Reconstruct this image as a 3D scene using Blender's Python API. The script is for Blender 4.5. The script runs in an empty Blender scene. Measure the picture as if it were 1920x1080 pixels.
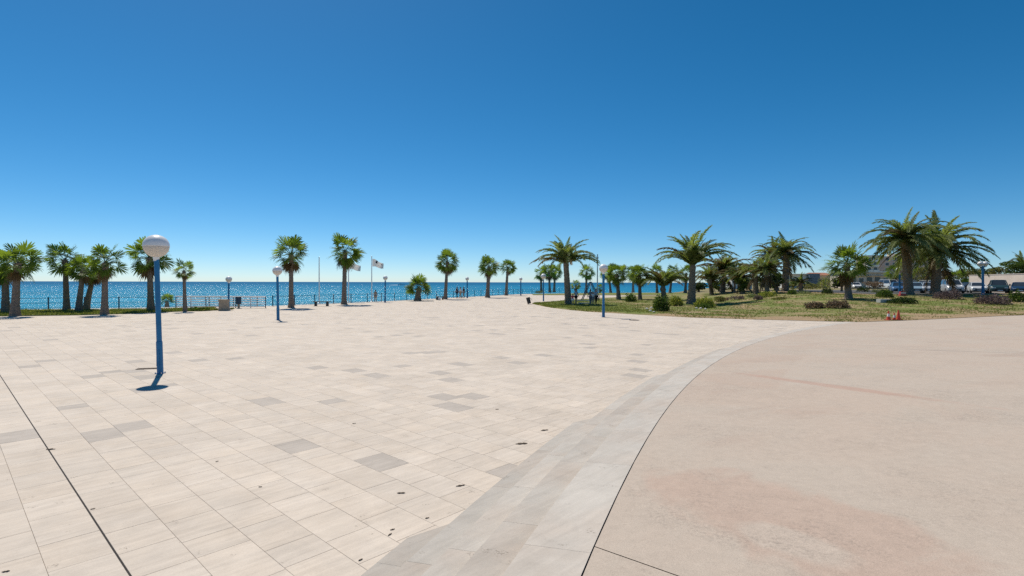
import bpy, bmesh, math, random
from mathutils import Vector, Matrix, noise
R = math.radians
sc = bpy.context.scene
col = sc.collection
random.seed(7)

# ------------------------------------------------------------------ camera, sky, sun, exposure
CAM_H, FPX = 2.4, 1000.0
PITCH, ROLL = R(-0.62), R(0.13)
cd = bpy.data.cameras.new('camera'); cam = bpy.data.objects.new('camera', cd); col.objects.link(cam)
cd.sensor_width = 36.0; cd.lens = 36.0 * FPX / 1920.0; cd.clip_start = 0.05; cd.clip_end = 60000
cam.rotation_mode = 'QUATERNION'
cam.rotation_quaternion = (Matrix.Rotation(R(90) + PITCH, 4, 'X') @ Matrix.Rotation(ROLL, 4, 'Z')).to_quaternion()
cam.location = (0, 0, CAM_H)
sc.camera = cam

SUN_AZ, SUN_EL = R(-31.5), R(56.5)          # azimuth from +Y towards +X
w = bpy.data.worlds.new('World'); sc.world = w; w.use_nodes = True
nt = w.node_tree; nt.nodes.clear()
sky = nt.nodes.new('ShaderNodeTexSky'); sky.sky_type = 'NISHITA'; sky.sun_disc = False
sky.sun_elevation = SUN_EL; sky.sun_rotation = SUN_AZ
sky.altitude = 0; sky.air_density = 0.6; sky.dust_density = 0.15; sky.ozone_density = 5.0
hs = nt.nodes.new('ShaderNodeHueSaturation'); hs.inputs['Saturation'].default_value = 1.29; hs.inputs['Hue'].default_value = 0.488
bg = nt.nodes.new('ShaderNodeBackground'); bg.inputs['Strength'].default_value = 0.102
wo = nt.nodes.new('ShaderNodeOutputWorld')
nt.links.new(sky.outputs[0], hs.inputs['Color']); nt.links.new(hs.outputs[0], bg.inputs[0]); nt.links.new(bg.outputs[0], wo.inputs[0])

sl = bpy.data.lights.new('sun', 'SUN'); sl.energy = 4.3; sl.angle = R(0.53); sl.color = (1.0, 0.935, 0.825)
sun = bpy.data.objects.new('sun', sl); col.objects.link(sun)
sdir = Vector((math.cos(SUN_EL) * math.sin(SUN_AZ), math.cos(SUN_EL) * math.cos(SUN_AZ), math.sin(SUN_EL)))
sun.rotation_euler = sdir.to_track_quat('Z', 'Y').to_euler()
sun.location = (-40, 60, 90)
sc.view_settings.view_transform = 'Standard'; sc.view_settings.look = 'None'
sc.view_settings.exposure = 0.08; sc.view_settings.gamma = 1.0; sc.view_settings.use_curve_mapping = False
sc.render.engine = 'CYCLES'
sc.cycles.use_denoising = False
sc.cycles.max_bounces = 6; sc.cycles.transparent_max_bounces = 8
sc.cycles.sample_clamp_indirect = 4.0

# ------------------------------------------------------------------ ground shape
CX, CY, RAD = 61.389, -17.795, 64.534        # the curved flight of steps is part of this circle
def clamp(v, a, b): return a if v < a else b if v > b else v
def ss(a, b, v):
    t = clamp((v - a) / (b - a), 0, 1); return t * t * (3 - 2 * t)
def lerp_tab(tab, x):
    if x <= tab[0][0]: return tab[0][1]
    for (x0, y0), (x1, y1) in zip(tab, tab[1:]):
        if x <= x1: return y0 + (y1 - y0) * (x - x0) / (x1 - x0)
    return tab[-1][1]
COAST = [(-400, -40), (-150, 5), (-60, 35.5), (-39, 45.6), (-30, 49.5), (-23.7, 52.4), (-17, 63.4), (-13.7, 70.2), (-8.9, 82), (2.1, 108), (20, 122), (40, 128), (52, 140), (80, 195), (160, 410), (9000, 23000)]
def coast(x): return lerp_tab(COAST, x)
FRONT = [(2.3, 59.2), (3.2, 52.6), (4.2, 48.4), (5.2, 45.9), (6.2, 43.6), (9.6, 39.6), (12.3, 36.6), (15.6, 34.9), (19, 33.5), (21.5, 32.5), (25, 33.0), (29.5, 34.3), (33.7, 35.2), (45, 38), (120, 52)]
BACK = [(2.3, 59.6), (4.5, 64.0), (7.2, 69.5), (12, 78), (16, 84), (20, 91), (30, 98), (120, 98)]
def front(x): return lerp_tab(FRONT, x)
def back(x): return lerp_tab(BACK, x)
def zplane(x, y): return 0.6 + 0.030864 * x - 0.038175 * y
def zc(x, y): return max(zplane(x, y), 0.012)
def zlawn(x, y):
    d = max(0.0, y - front(x))
    b = (clamp(zplane(x, front(x)), 0, 0.95) if x > 13 else 0) * (1 - ss(5, 28, d))
    b += 1.0 * ss(18, 32, x - 0.25 * max(0, y - 50)) * ss(0, 22, d)
    b += 0.018 + 0.06 * ss(0, 3, d) + 0.05 * noise.noise((x * 0.22, y * 0.22, 0)) * ss(0, 4, d)
    return b
def in_circle(x, y, m=0.0): return (x - CX) ** 2 + (y - CY) ** 2 < (RAD + m) ** 2
def in_lawn(x, y): return x >= 2.3 and front(x) < y < back(x)
LSTRIP_F = [(-120, 8.6), (-60, 30.6), (-41, 35.4), (-34.6, 36.2), (-30.3, 37.6), (-28.6, 39.0), (-26.5, 42.3), (-24.9, 43.2), (-24, 45.8)]
def lstrip_front(x): return lerp_tab(LSTRIP_F, x)
def lstrip_back(x): return min(coast(x) - 1.6, lstrip_front(x) + 7.5 * ss(-24, -28, x) + 0.3)
def in_lstrip(x, y): return -120 < x < -24 and lstrip_front(x) < y < lstrip_back(x)
def surf(x, y):
    if in_lawn(x, y) or (x > 30 and y > front(x)): return zlawn(x, y)
    if in_lstrip(x, y): return 0.05
    if in_circle(x, y) and y < front(x): return zc(x, y)
    return 0.0
def ray(px, py):
    u, v = (px - 960) / FPX, (540 - py) / FPX
    c, s = math.cos(ROLL), math.sin(ROLL); u, v = u * c - v * s, u * s + v * c
    cp, sp = math.cos(PITCH), math.sin(PITCH)
    return Vector((u, cp - v * sp, sp + v * cp))
def ground_at(px, py):
    d = ray(px, py); t = 3.0
    while t < 400:
        p = Vector((0, 0, CAM_H)) + d * t
        if p.z <= surf(p.x, p.y): break
        t *= 1.004
    return Vector((p.x, p.y, surf(p.x, p.y)))
def at_depth(px, py, Y):
    d = ray(px, py); return Vector((0, 0, CAM_H)) + d * (Y / d.y)

# ------------------------------------------------------------------ helpers
def tag(o, label=None, cat=None, group=None, kind=None):
    if label: o['label'] = label
    if cat: o['category'] = cat
    if group: o['group'] = group
    if kind: o['kind'] = kind
    return o
def empty(name, loc, rz=0, label=None, cat=None, group=None):
    o = bpy.data.objects.new(name, None); col.objects.link(o); o.location = loc; o.rotation_euler = (0, 0, rz)
    o.empty_display_size = 0.2
    return tag(o, label, cat, group)
def link(name, me, parent=None, loc=None):
    o = bpy.data.objects.new(name, me); col.objects.link(o)
    if parent: o.parent = parent
    if loc is not None: o.location = loc
    return o
class MB:
    def __init__(s): s.v, s.f, s.a = [], [], []
    def add(s, vs, fs, attr=None):
        n = len(s.v); s.v += [tuple(v) for v in vs]; s.f += [tuple(n + i for i in f) for f in fs]
        if attr is not None: s.a += [attr] * len(fs)
        return s
    def box(s, c, sz, rz=0, attr=None, taper=1.0):
        x, y, z = sz[0] / 2, sz[1] / 2, sz[2] / 2; cr, sr = math.cos(rz), math.sin(rz); vs = []
        for k in (-1, 1):
            t = taper if k > 0 else 1
            for i, j in ((-1, -1), (1, -1), (1, 1), (-1, 1)):
                a, b = i * x * t, j * y * t
                vs.append((c[0] + a * cr - b * sr, c[1] + a * sr + b * cr, c[2] + k * z))
        return s.add(vs, [(3, 2, 1, 0), (4, 5, 6, 7), (0, 1, 5, 4), (1, 2, 6, 5), (2, 3, 7, 6), (3, 0, 4, 7)], attr)
    def tube(s, pts, rads, n=8, caps=True):
        pts = [Vector(p) for p in pts]
        if not hasattr(rads, '__len__'): rads = [rads] * len(pts)
        rings = []; up = Vector((0.13, 0.97, 0.2)).normalized()
        for i, p in enumerate(pts):
            d = (pts[min(i + 1, len(pts) - 1)] - pts[max(i - 1, 0)]).normalized()
            if abs(d.dot(up)) > 0.95: up = Vector((1, 0.1, 0))
            a = d.cross(up).normalized(); b = d.cross(a).normalized()
            rings.append([p + (a * math.cos(2 * math.pi * k / n) + b * math.sin(2 * math.pi * k / n)) * rads[i] for k in range(n)])
        vs = [v for r in rings for v in r]; fs = []
        for i in range(len(pts) - 1):
            for k in range(n):
                fs.append((i * n + k, i * n + (k + 1) % n, (i + 1) * n + (k + 1) % n, (i + 1) * n + k))
        if caps:
            fs.append(tuple(range(n))[::-1]); fs.append(tuple((len(pts) - 1) * n + k for k in range(n)))
        return s.add(vs, fs)
    def lathe(s, prof, n=20, c=(0, 0, 0), mod=None):
        vs, fs = [], []
        for i, (r, z) in enumerate(prof):
            for k in range(n):
                a = 2 * math.pi * k / n; rr = r * (mod(i, k) if mod else 1)
                vs.append((c[0] + rr * math.cos(a), c[1] + rr * math.sin(a), c[2] + z))
        for i in range(len(prof) - 1):
            for k in range(n):
                fs.append((i * n + k, i * n + (k + 1) % n, (i + 1) * n + (k + 1) % n, (i + 1) * n + k))
        fs.append(tuple(range(n))[::-1]); fs.append(tuple((len(prof) - 1) * n + k for k in range(n)))
        return s.add(vs, fs)
    def mesh(s, name, mat, smooth=False, attr_name='tint'):
        me = bpy.data.meshes.new(name); me.from_pydata(s.v, [], s.f); me.update()
        if mat: me.materials.append(mat)
        if s.a:
            at = me.attributes.new(attr_name, 'FLOAT', 'FACE'); at.data.foreach_set('value', s.a)
        if smooth: me.polygons.foreach_set('use_smooth', [True] * len(me.polygons))
        return me
    def build(s, name, mat, parent=None, loc=None, smooth=False):
        return link(name, s.mesh(name, mat, smooth), parent, loc)
def set_loc(o, p): o.location = p; return o

# ------------------------------------------------------------------ materials
class NB:
    def __init__(s, name):
        s.m = bpy.data.materials.new(name); s.m.use_nodes = True; s.t = s.m.node_tree; s.t.nodes.clear()
        s.out = s.t.nodes.new('ShaderNodeOutputMaterial')
    def n(s, typ, **kw):
        nd = s.t.nodes.new('ShaderNode' + typ)
        for k, v in kw.items():
            if k in nd.inputs: s.put(nd.inputs[k], v)
            else: setattr(nd, k, v)
        return nd
    def put(s, inp, v):
        if hasattr(v, 'bl_idname') or hasattr(v, 'is_output'):
            s.t.links.new(v if hasattr(v, 'is_output') else v.outputs[0], inp)
        elif isinstance(v, tuple) and len(v) == 3 and inp.type == 'RGBA': inp.default_value = (*v, 1)
        else: inp.default_value = v
    def noise(s, scale, detail=4, rough=0.55, vec=None, dist=0.0):
        nd = s.n('TexNoise'); nd.inputs['Scale'].default_value = scale; nd.inputs['Detail'].default_value = detail
        nd.inputs['Roughness'].default_value = rough; nd.inputs['Distortion'].default_value = dist
        if vec is not None: s.put(nd.inputs['Vector'], vec)
        return nd.outputs[0]
    def ramp(s, fac, *stops):
        nd = s.n('ValToRGB'); s.put(nd.inputs[0], fac); e = nd.color_ramp.elements
        while len(e) < len(stops): e.new(0.5)
        for el, (p, c) in zip(e, stops):
            el.position = p; el.color = (*c, 1) if isinstance(c, tuple) else (c, c, c, 1)
        return nd.outputs[0]
    def mix(s, fac, a, b, mode='MIX'):
        nd = s.n('MixRGB', blend_type=mode); s.put(nd.inputs[0], fac); s.put(nd.inputs[1], a); s.put(nd.inputs[2], b); return nd.outputs[0]
    def math(s, op, a, b=0.0):
        nd = s.n('Math', operation=op); s.put(nd.inputs[0], a); s.put(nd.inputs[1], b); return nd.outputs[0]
    def mapping(s, vec, scale=(1, 1, 1), rot=(0, 0, 0)):
        nd = s.n('Mapping'); s.put(nd.inputs['Vector'], vec); nd.inputs['Scale'].default_value = scale; nd.inputs['Rotation'].default_value = rot; return nd.outputs[0]
    def bump(s, h, strength=0.3, dist=0.02):
        nd = s.n('Bump'); nd.inputs['Strength'].default_value = strength; nd.inputs['Distance'].default_value = dist; s.put(nd.inputs['Height'], h); return nd.outputs[0]
    def principled(s, color, rough=0.7, metal=0.0, normal=None, spec=0.4):
        p = s.n('BsdfPrincipled'); s.put(p.inputs['Base Color'], color); s.put(p.inputs['Roughness'], rough); p.inputs['Metallic'].default_value = metal
        p.inputs['Specular IOR Level'].default_value = spec
        if normal is not None: s.put(p.inputs['Normal'], normal)
        s.t.links.new(p.outputs[0], s.out.inputs[0]); return p
    def pos(s): return s.n('NewGeometry').outputs['Position']
    def obj(s): return s.n('TexCoord').outputs['Object']
    def attr(s, name):
        nd = s.n('Attribute'); nd.attribute_name = name; return nd.outputs['Fac']

def simple(name, c, rough=0.6, metal=0.0, var=0.12, scale=6.0, spec=0.4, bump=0.0):
    b = NB(name); nz = b.noise(scale, 4, 0.6, b.obj())
    dark = tuple(x * (1 - var) for x in c); lite = tuple(min(1, x * (1 + var)) for x in c)
    cc = b.ramp(nz, (0.3, dark), (0.7, lite))
    b.principled(cc, rough, metal, b.bump(nz, bump, 0.02) if bump else None, spec); return b.m

TILE_D = Vector((-0.7322, 0.6811, 0)); TILE_N = Vector((0.6811, 0.7322, 0)); TILE_ANG = math.atan2(TILE_N.y, TILE_N.x)
def make_stone(name, c, streak, specks, warm, spread=0.10):
    b = NB(name); P = b.pos(); t = b.attr('tint')
    rot = b.mapping(P, (1, 1, 1), (0, 0, -TILE_ANG))
    off = b.n('CombineXYZ'); b.put(off.inputs[0], b.math('MULTIPLY', t, 37.0)); b.put(off.inputs[1], b.math('MULTIPLY', t, 91.0))
    va = b.n('VectorMath', operation='ADD'); b.put(va.inputs[0], rot); b.put(va.inputs[1], off.outputs[0])
    st = b.mapping(va.outputs[0], (1.1, 13.0, 1.0))
    veins = b.noise(1.0, 5, 0.62, st, 0.6)
    vr = b.ramp(veins, (0.30, streak), (0.62, 1.04))
    fine = b.ramp(b.noise(55, 3, 0.7, P), (0.30, 0.93), (0.7, 1.03))
    big = b.ramp(b.noise(0.55, 4, 0.6, P), (0.25, 0.90), (0.75, 1.05))
    warmth = b.mix(b.ramp(b.noise(0.9, 3, 0.6, va.outputs[0]), (0.4, 0.0), (0.75, 1.0)), c, warm)
    tone = b.math('ADD', b.math('MULTIPLY', b.math('FRACT', b.math('MULTIPLY', t, 7.13)), spread), 1.0 - spread * 0.7)
    greyt = b.math('LESS_THAN', t, 0.031)
    cc = b.mix(greyt, warmth, (c[0] * 0.80, c[1] * 0.81, c[2] * 0.83))
    stain = b.ramp(b.noise(2.3, 5, 0.7, P, 0.6), (0.30, 0.90), (0.60, 1.02))
    for k in (vr, fine, big, stain): cc = b.mix(1.0, cc, k, 'MULTIPLY')
    cc = b.mix(1.0, cc, tone, 'MULTIPLY')
    sp = b.ramp(b.noise(5.0, 3, 0.5, P), (0.64, 0.0), (0.74, 1.0)); sp2 = b.ramp(b.noise(60.0, 2, 0.5, P), (0.52, 0.0), (0.60, 1.0))
    cc = b.mix(b.math('MULTIPLY', b.math('MULTIPLY', sp, sp2), specks), cc, (0.17, 0.14, 0.11))
    b.principled(cc, 0.78, 0, b.bump(b.mix(0.5, veins, b.noise(70, 3, 0.6, P)), 0.25, 0.004), 0.25); return b.m
M = {}
M['tile'] = make_stone('plaza_stone', (0.642, 0.555, 0.466), 0.89, 0.85, (0.650, 0.545, 0.44))
M['slab'] = make_stone('step_stone', (0.520, 0.474, 0.418), 0.92, 0.8, (0.50, 0.42, 0.35), 0.24)
def make_grout():
    b = NB('grout'); P = b.pos(); n1 = b.ramp(b.noise(0.8, 4, 0.6, P, 0.5), (0.50, 0.0), (0.66, 1.0))
    b.principled(b.mix(n1, (0.44, 0.375, 0.30), (0.13, 0.108, 0.088)), 0.95, 0, None, 0.1); return b.m
M['grout'] = make_grout()
M['joint'] = simple('dark_joint', (0.035, 0.03, 0.027), 0.95, 0, 0.3, 30)
def make_concrete():
    b = NB('pink_concrete'); P = b.pos()
    def ell(cx, cy, ax, ay, ang, wob, soft, top, sc_=1.6):
        v = b.n('VectorMath', operation='SUBTRACT'); b.put(v.inputs[0], P); v.inputs[1].default_value = (cx, cy, 0.5)
        q = b.mapping(b.mapping(v.outputs[0], (1, 1, 0), (0, 0, -ang)), (1 / ax, 1 / ay, 0))
        ln = b.n('VectorMath', operation='LENGTH'); b.put(ln.inputs[0], q)
        d = b.math('ADD', ln.outputs['Value'], b.math('MULTIPLY', b.math('SUBTRACT', b.noise(sc_, 5, 0.6, P, 0.4), 0.5), wob))
        return b.ramp(d, (1 - soft, top), (1 + soft * 0.3, 0.0)) if soft < 1 else b.ramp(d, (0, top), (1, 0))
    base = b.mix(b.ramp(b.noise(0.33, 5, 0.62, P, 0.8), (0.40, 0.0), (0.62, 1.0)), (0.512, 0.430, 0.354), (0.517, 0.418, 0.338))
    cc = b.mix(b.ramp(b.noise(0.16, 4, 0.55, b.mapping(P, (1, 1.6, 1), (0, 0, 0.5)), 1.2), (0.58, 0.0), (0.64, 0.30)), base, (0.465, 0.335, 0.262))
    pale = b.ramp(b.noise(0.38, 4, 0.6, b.mapping(P, (1, 1, 1), (0, 0, 1.1)), 0.9), (0.60, 0.0), (0.68, 0.5))
    cc = b.mix(pale, cc, (0.505, 0.432, 0.355))
    cc = b.mix(ell(2.2, 4.25, 1.35, 0.78, -1.12, 1.5, 0.28, 0.55), cc, (0.490, 0.345, 0.270))
    cc = b.mix(ell(2.02, 3.88, 0.50, 0.25, -1.0, 1.1, 0.28, 0.75), cc, (0.535, 0.450, 0.372))
    cc = b.mix(ell(6.2, 10.4, 2.6, 0.22, -1.147, 1.1, 0.5, 0.6), cc, (0.475, 0.300, 0.232))
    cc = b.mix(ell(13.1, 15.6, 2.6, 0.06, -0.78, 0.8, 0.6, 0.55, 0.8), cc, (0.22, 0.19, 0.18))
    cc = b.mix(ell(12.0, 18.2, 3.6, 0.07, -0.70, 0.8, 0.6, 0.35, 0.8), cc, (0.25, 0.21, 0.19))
    grey = b.ramp(b.noise(0.75, 6, 0.72, P, 0.5), (0.48, 0.0), (0.72, 0.65))
    gm = b.ramp(b.noise(28, 5, 0.8, P), (0.46, 0.0), (0.62, 1.0))
    cc = b.mix(b.math('MULTIPLY', grey, gm), cc, (0.235, 0.195, 0.165))
    g2 = b.ramp(b.noise(4.5, 5, 0.75, P, 0.8), (0.60, 0.0), (0.74, 0.5))
    cc = b.mix(b.math('MULTIPLY', g2, gm), cc, (0.20, 0.165, 0.14))
    cc = b.mix(1.0, cc, b.ramp(b.noise(130, 2, 0.7, P), (0.3, 0.80), (0.7, 1.09)), 'MULTIPLY')
    cc = b.mix(1.0, cc, b.ramp(b.noise(9, 5, 0.7, P), (0.3, 0.92), (0.7, 1.04)), 'MULTIPLY')
    b.principled(cc, 0.85, 0, b.bump(b.noise(90, 4, 0.7, P), 0.35, 0.006), 0.25); return b.m
M['concrete'] = make_concrete()
def make_lawn():
    b = NB('lawn_soil'); P = b.pos(); dry = b.attr('dry')
    n1 = b.noise(0.35, 5, 0.65, P); n2 = b.noise(2.5, 4, 0.7, P)
    k = b.math('ADD', b.math('ADD', b.math('MULTIPLY', n1, 1.1), b.math('MULTIPLY', n2, 0.5)), dry)
    g = b.mix(b.ramp(n2, (0.3, 0.0), (0.7, 1.0)), (0.130, 0.175, 0.040), (0.225, 0.245, 0.075))
    br = b.mix(b.ramp(b.noise(4, 4, 0.7, P), (0.3, 0.0), (0.7, 1.0)), (0.31, 0.205, 0.115), (0.45, 0.34, 0.21))
    cc = b.mix(b.ramp(k, (0.80, 0.0), (1.10, 1.0)), g, br)
    cc = b.mix(1.0, cc, b.ramp(b.noise(14, 4, 0.8, P), (0.25, 0.6), (0.75, 1.25)), 'MULTIPLY')
    b.principled(cc, 0.95, 0, b.bump(b.noise(12, 5, 0.8, P), 0.8, 0.05), 0.1); return b.m
M['lawn'] = make_lawn()
M['earth'] = simple('dry_earth', (0.23, 0.20, 0.105), 0.95, 0, 0.25, 0.6, 0.1)
M['asphalt'] = simple('asphalt', (0.10, 0.098, 0.095), 0.9, 0, 0.25, 3, 0.2)
def make_sea():
    b = NB('sea_water'); P = b.pos()
    m1 = b.mapping(P, (0.5, 1.0, 1), (0, 0, R(25)))
    w1 = b.noise(0.10, 3, 0.6, m1, 0.4); w2 = b.noise(0.55, 4, 0.65, m1, 0.3); w3 = b.noise(2.4, 3, 0.6, m1)
    h = b.math('ADD', b.math('ADD', b.math('MULTIPLY', w1, 2.2), b.math('MULTIPLY', w2, 1.0)), b.math('MULTIPLY', w3, 0.36))
    far = b.n('VectorMath', operation='LENGTH'); b.put(far.inputs[0], P)
    deep = b.ramp(b.math('DIVIDE', far.outputs['Value'], 2500.0), (0.04, (0.032, 0.262, 0.395)), (0.25, (0.018, 0.205, 0.360)), (0.9, (0.012, 0.130, 0.275)))
    patch = b.ramp(b.noise(0.02, 4, 0.6, b.mapping(P, (0.3, 1.4, 1), (0, 0, 0.2))), (0.35, 0.76), (0.65, 1.16))
    cc = b.mix(1.0, deep, patch, 'MULTIPLY')
    nm = b.bump(h, 0.9, 1.0)
    df = b.n('BsdfDiffuse'); b.put(df.inputs['Color'], cc)
    gl = b.n('BsdfGlossy'); gl.inputs['Roughness'].default_value = 0.23; b.put(gl.inputs['Normal'], nm)
    mx = b.n('MixShader'); mx.inputs[0].default_value = 0.06
    b.t.links.new(df.outputs[0], mx.inputs[1]); b.t.links.new(gl.outputs[0], mx.inputs[2]); b.t.links.new(mx.outputs[0], b.out.inputs[0])
    return b.m
M['sea'] = make_sea()
def make_leaf(name, c1, c2, trans, island=False, gloss=0.5):
    b = NB(name)
    if island: rnd = b.n('NewGeometry').outputs['Random Per Island']
    else:
        rnd = b.n('ObjectInfo').outputs['Random']
        nz = b.noise(3.0, 3, 0.6, b.obj()); rnd = b.math('ADD', b.math('MULTIPLY', rnd, 0.65), b.math('MULTIPLY', nz, 0.4))
    cc = b.ramp(rnd, (0.1, c1), (0.9, c2))
    d = b.n('BsdfPrincipled'); b.put(d.inputs['Base Color'], cc); d.inputs['Roughness'].default_value = gloss; d.inputs['Specular IOR Level'].default_value = 0.15
    t = b.n('BsdfTranslucent'); b.put(t.inputs['Color'], b.mix(1.0, cc, trans, 'MULTIPLY'))
    mx = b.n('MixShader'); mx.inputs[0].default_value = 0.38
    b.t.links.new(d.outputs[0], mx.inputs[1]); b.t.links.new(t.outputs[0], mx.inputs[2]); b.t.links.new(mx.outputs[0], b.out.inputs[0]); return b.m
M['fan'] = make_leaf('fan_palm_leaf', (0.065, 0.105, 0.020), (0.170, 0.225, 0.045), (2.0, 2.1, 0.7))
M['feather'] = make_leaf('date_palm_leaf', (0.100, 0.135, 0.050), (0.235, 0.262, 0.108), (1.8, 1.9, 0.8))
M['feather_olive'] = make_leaf('brown_date_palm_leaf', (0.105, 0.085, 0.035), (0.190, 0.150, 0.065), (1.3, 1.2, 0.7))
M['dead'] = make_leaf('dead_palm_leaf', (0.130, 0.085, 0.040), (0.240, 0.170, 0.090), (1.0, 0.9, 0.7))
def make_bark(name, c1, c2, sc_):
    b = NB(name); P = b.obj(); n1 = b.noise(sc_, 5, 0.7, b.mapping(P, (1, 1, 2.2)), 0.5)
    cc = b.ramp(n1, (0.28, c1), (0.72, c2))
    b.principled(cc, 0.95, 0, b.bump(n1, 0.9, 0.04), 0.1); return b.m
M['bark'] = make_bark('palm_bark', (0.100, 0.080, 0.064), (0.345, 0.280, 0.228), 9)
M['bark2'] = make_bark('date_palm_bark', (0.105, 0.082, 0.062), (0.370, 0.300, 0.235), 7)
def bushmat(n, a, b_, tr=(1.3, 1.4, 0.7)): M[n] = make_leaf(n, a, b_, tr, True, 0.55)
bushmat('bush_green', (0.039, 0.072, 0.016), (0.137, 0.189, 0.046))
bushmat('bush_dark', (0.018, 0.036, 0.013), (0.065, 0.098, 0.034))
bushmat('bush_yellow', (0.137, 0.163, 0.033), (0.390, 0.390, 0.098))
bushmat('bush_brown', (0.111, 0.078, 0.049), (0.338, 0.260, 0.182), (1, 0.9, 0.8))
bushmat('bush_purple', (0.078, 0.058, 0.058), (0.260, 0.202, 0.189), (1, 0.9, 0.9))
bushmat('bush_grey', (0.098, 0.124, 0.072), (0.273, 0.305, 0.195))
bushmat('bush_olive', (0.078, 0.085, 0.029), (0.254, 0.234, 0.098))
bushmat('grass_blade', (0.100, 0.140, 0.030), (0.30, 0.27, 0.095))
M['blue_paint'] = simple('blue_lamp_paint', (0.012, 0.160, 0.360), 0.45, 0, 0.15, 5)
M['blue_dark'] = simple('dark_blue_rail_paint', (0.016, 0.050, 0.095), 0.5, 0, 0.15, 5)
M['white_paint'] = simple('white_paint', (0.78, 0.79, 0.80), 0.45, 0, 0.06, 5)
M['steel'] = simple('galvanised_steel', (0.55, 0.56, 0.57), 0.4, 0.6, 0.1, 6)
M['dark_metal'] = simple('dark_metal', (0.03, 0.032, 0.036), 0.5, 0.2, 0.2, 6)
M['beige_stone'] = simple('beige_stone', (0.40, 0.33, 0.25), 0.9, 0, 0.2, 4, 0.2, 0.3)
M['white_stone'] = simple('white_pebble', (0.66, 0.62, 0.56), 0.85, 0, 0.15, 5, 0.2, 0.3)
def make_globe():
    b = NB('lamp_globe_plastic'); d = b.n('BsdfPrincipled'); d.inputs['Base Color'].default_value = (0.80, 0.75, 0.69, 1); d.inputs['Roughness'].default_value = 0.25
    t = b.n('BsdfTranslucent'); t.inputs['Color'].default_value = (0.85, 0.79, 0.71, 1)
    m1 = b.n('MixShader'); m1.inputs[0].default_value = 0.5; b.t.links.new(d.outputs[0], m1.inputs[1]); b.t.links.new(t.outputs[0], m1.inputs[2])
    b.t.links.new(m1.outputs[0], b.out.inputs[0]); return b.m
M['globe'] = make_globe()
M['globe_top'] = simple('lamp_shade_white', (0.82, 0.82, 0.82), 0.35, 0.0, 0.08, 5)
M['cone_orange'] = simple('cone_orange', (0.62, 0.085, 0.040), 0.5, 0, 0.15, 8)
M['cone_white'] = simple('cone_white_band', (0.78, 0.74, 0.70), 0.4, 0, 0.1, 8)

# ------------------------------------------------------------------ the setting: ground, sea, plaza
def grid_struct(name, xs, y0f, y1f, rows, zf, mat, attrf=None, skirt=False):
    vs, fs = [], []; n = len(rows)
    for x in xs:
        a, b = y0f(x), y1f(x)
        for t in rows:
            y = a + (b - a) * max(t, 0); vs.append((x, y, zf(x, y) - (0.25 if t < 0 else 0)))
    for i in range(len(xs) - 1):
        for j in range(n - 1):
            fs.append((i * n + j, (i + 1) * n + j, (i + 1) * n + j + 1, i * n + j + 1))
    me = bpy.data.meshes.new(name); me.from_pydata(vs, [], fs); me.update(); me.materials.append(mat)
    if attrf:
        at = me.attributes.new('dry', 'FLOAT', 'POINT'); at.data.foreach_set('value', [attrf(v[0], v[1]) for v in vs])
    me.polygons.foreach_set('use_smooth', [True] * len(me.polygons))
    return link(name, me)
def ground_z(x, y):
    if y < front(x) or x < 30: return -0.12
    return -0.12 + (zlawn(x, min(y, 120)) + 0.02) * ss(30, 44, x) * ss(0, 16, y - front(x))
gx = sorted(set([-400, -250, -150, -100, -80] + [-70 + i * 2.5 for i in range(0, 28)] + [c[0] for c in COAST[1:-1]] + [i * 2.0 for i in range(0, 60)] + [125, 135, 150, 175, 220, 300, 450, 700, 1200, 2500, 5000, 9000]))
grow = [0, 0.3, 0.45] + [0.5 + i * 0.0125 for i in range(41)]
tag(grid_struct('ground', gx, lambda x: -200, coast, grow, ground_z, M['earth']), kind='structure')
sea = MB(); sea.add([(-40000, -3000, -6), (40000, -3000, -6), (40000, 50000, -6), (-40000, 50000, -6)], [(0, 1, 2, 3)])
tag(sea.build('sea', M['sea']), kind='structure')
wl = MB(); cpts = [c for c in COAST]
for (xa, ya), (xb, yb) in zip(cpts, cpts[1:]):
    wl.add([(xa, ya, 0.02), (xb, yb, 0.02), (xb, yb + 0.35, 0.02), (xa, ya + 0.35, 0.02), (xa, ya + 0.36, -7), (xb, yb + 0.36, -7), (xa, ya - 0.5, 0.02), (xb, yb - 0.5, 0.02), (xa, ya - 0.5, -0.2), (xb, yb - 0.5, -0.2)],
           [(6, 7, 1, 0), (0, 1, 2, 3), (3, 2, 5, 4), (8, 9, 7, 6)])
M['kerb'] = simple('pale_kerb', (0.62, 0.59, 0.54), 0.85, 0, 0.12, 2, 0.2)
tag(wl.build('sea_wall', M['kerb']), 'pale concrete sea wall coping along the promenade edge', 'sea wall')

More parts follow.
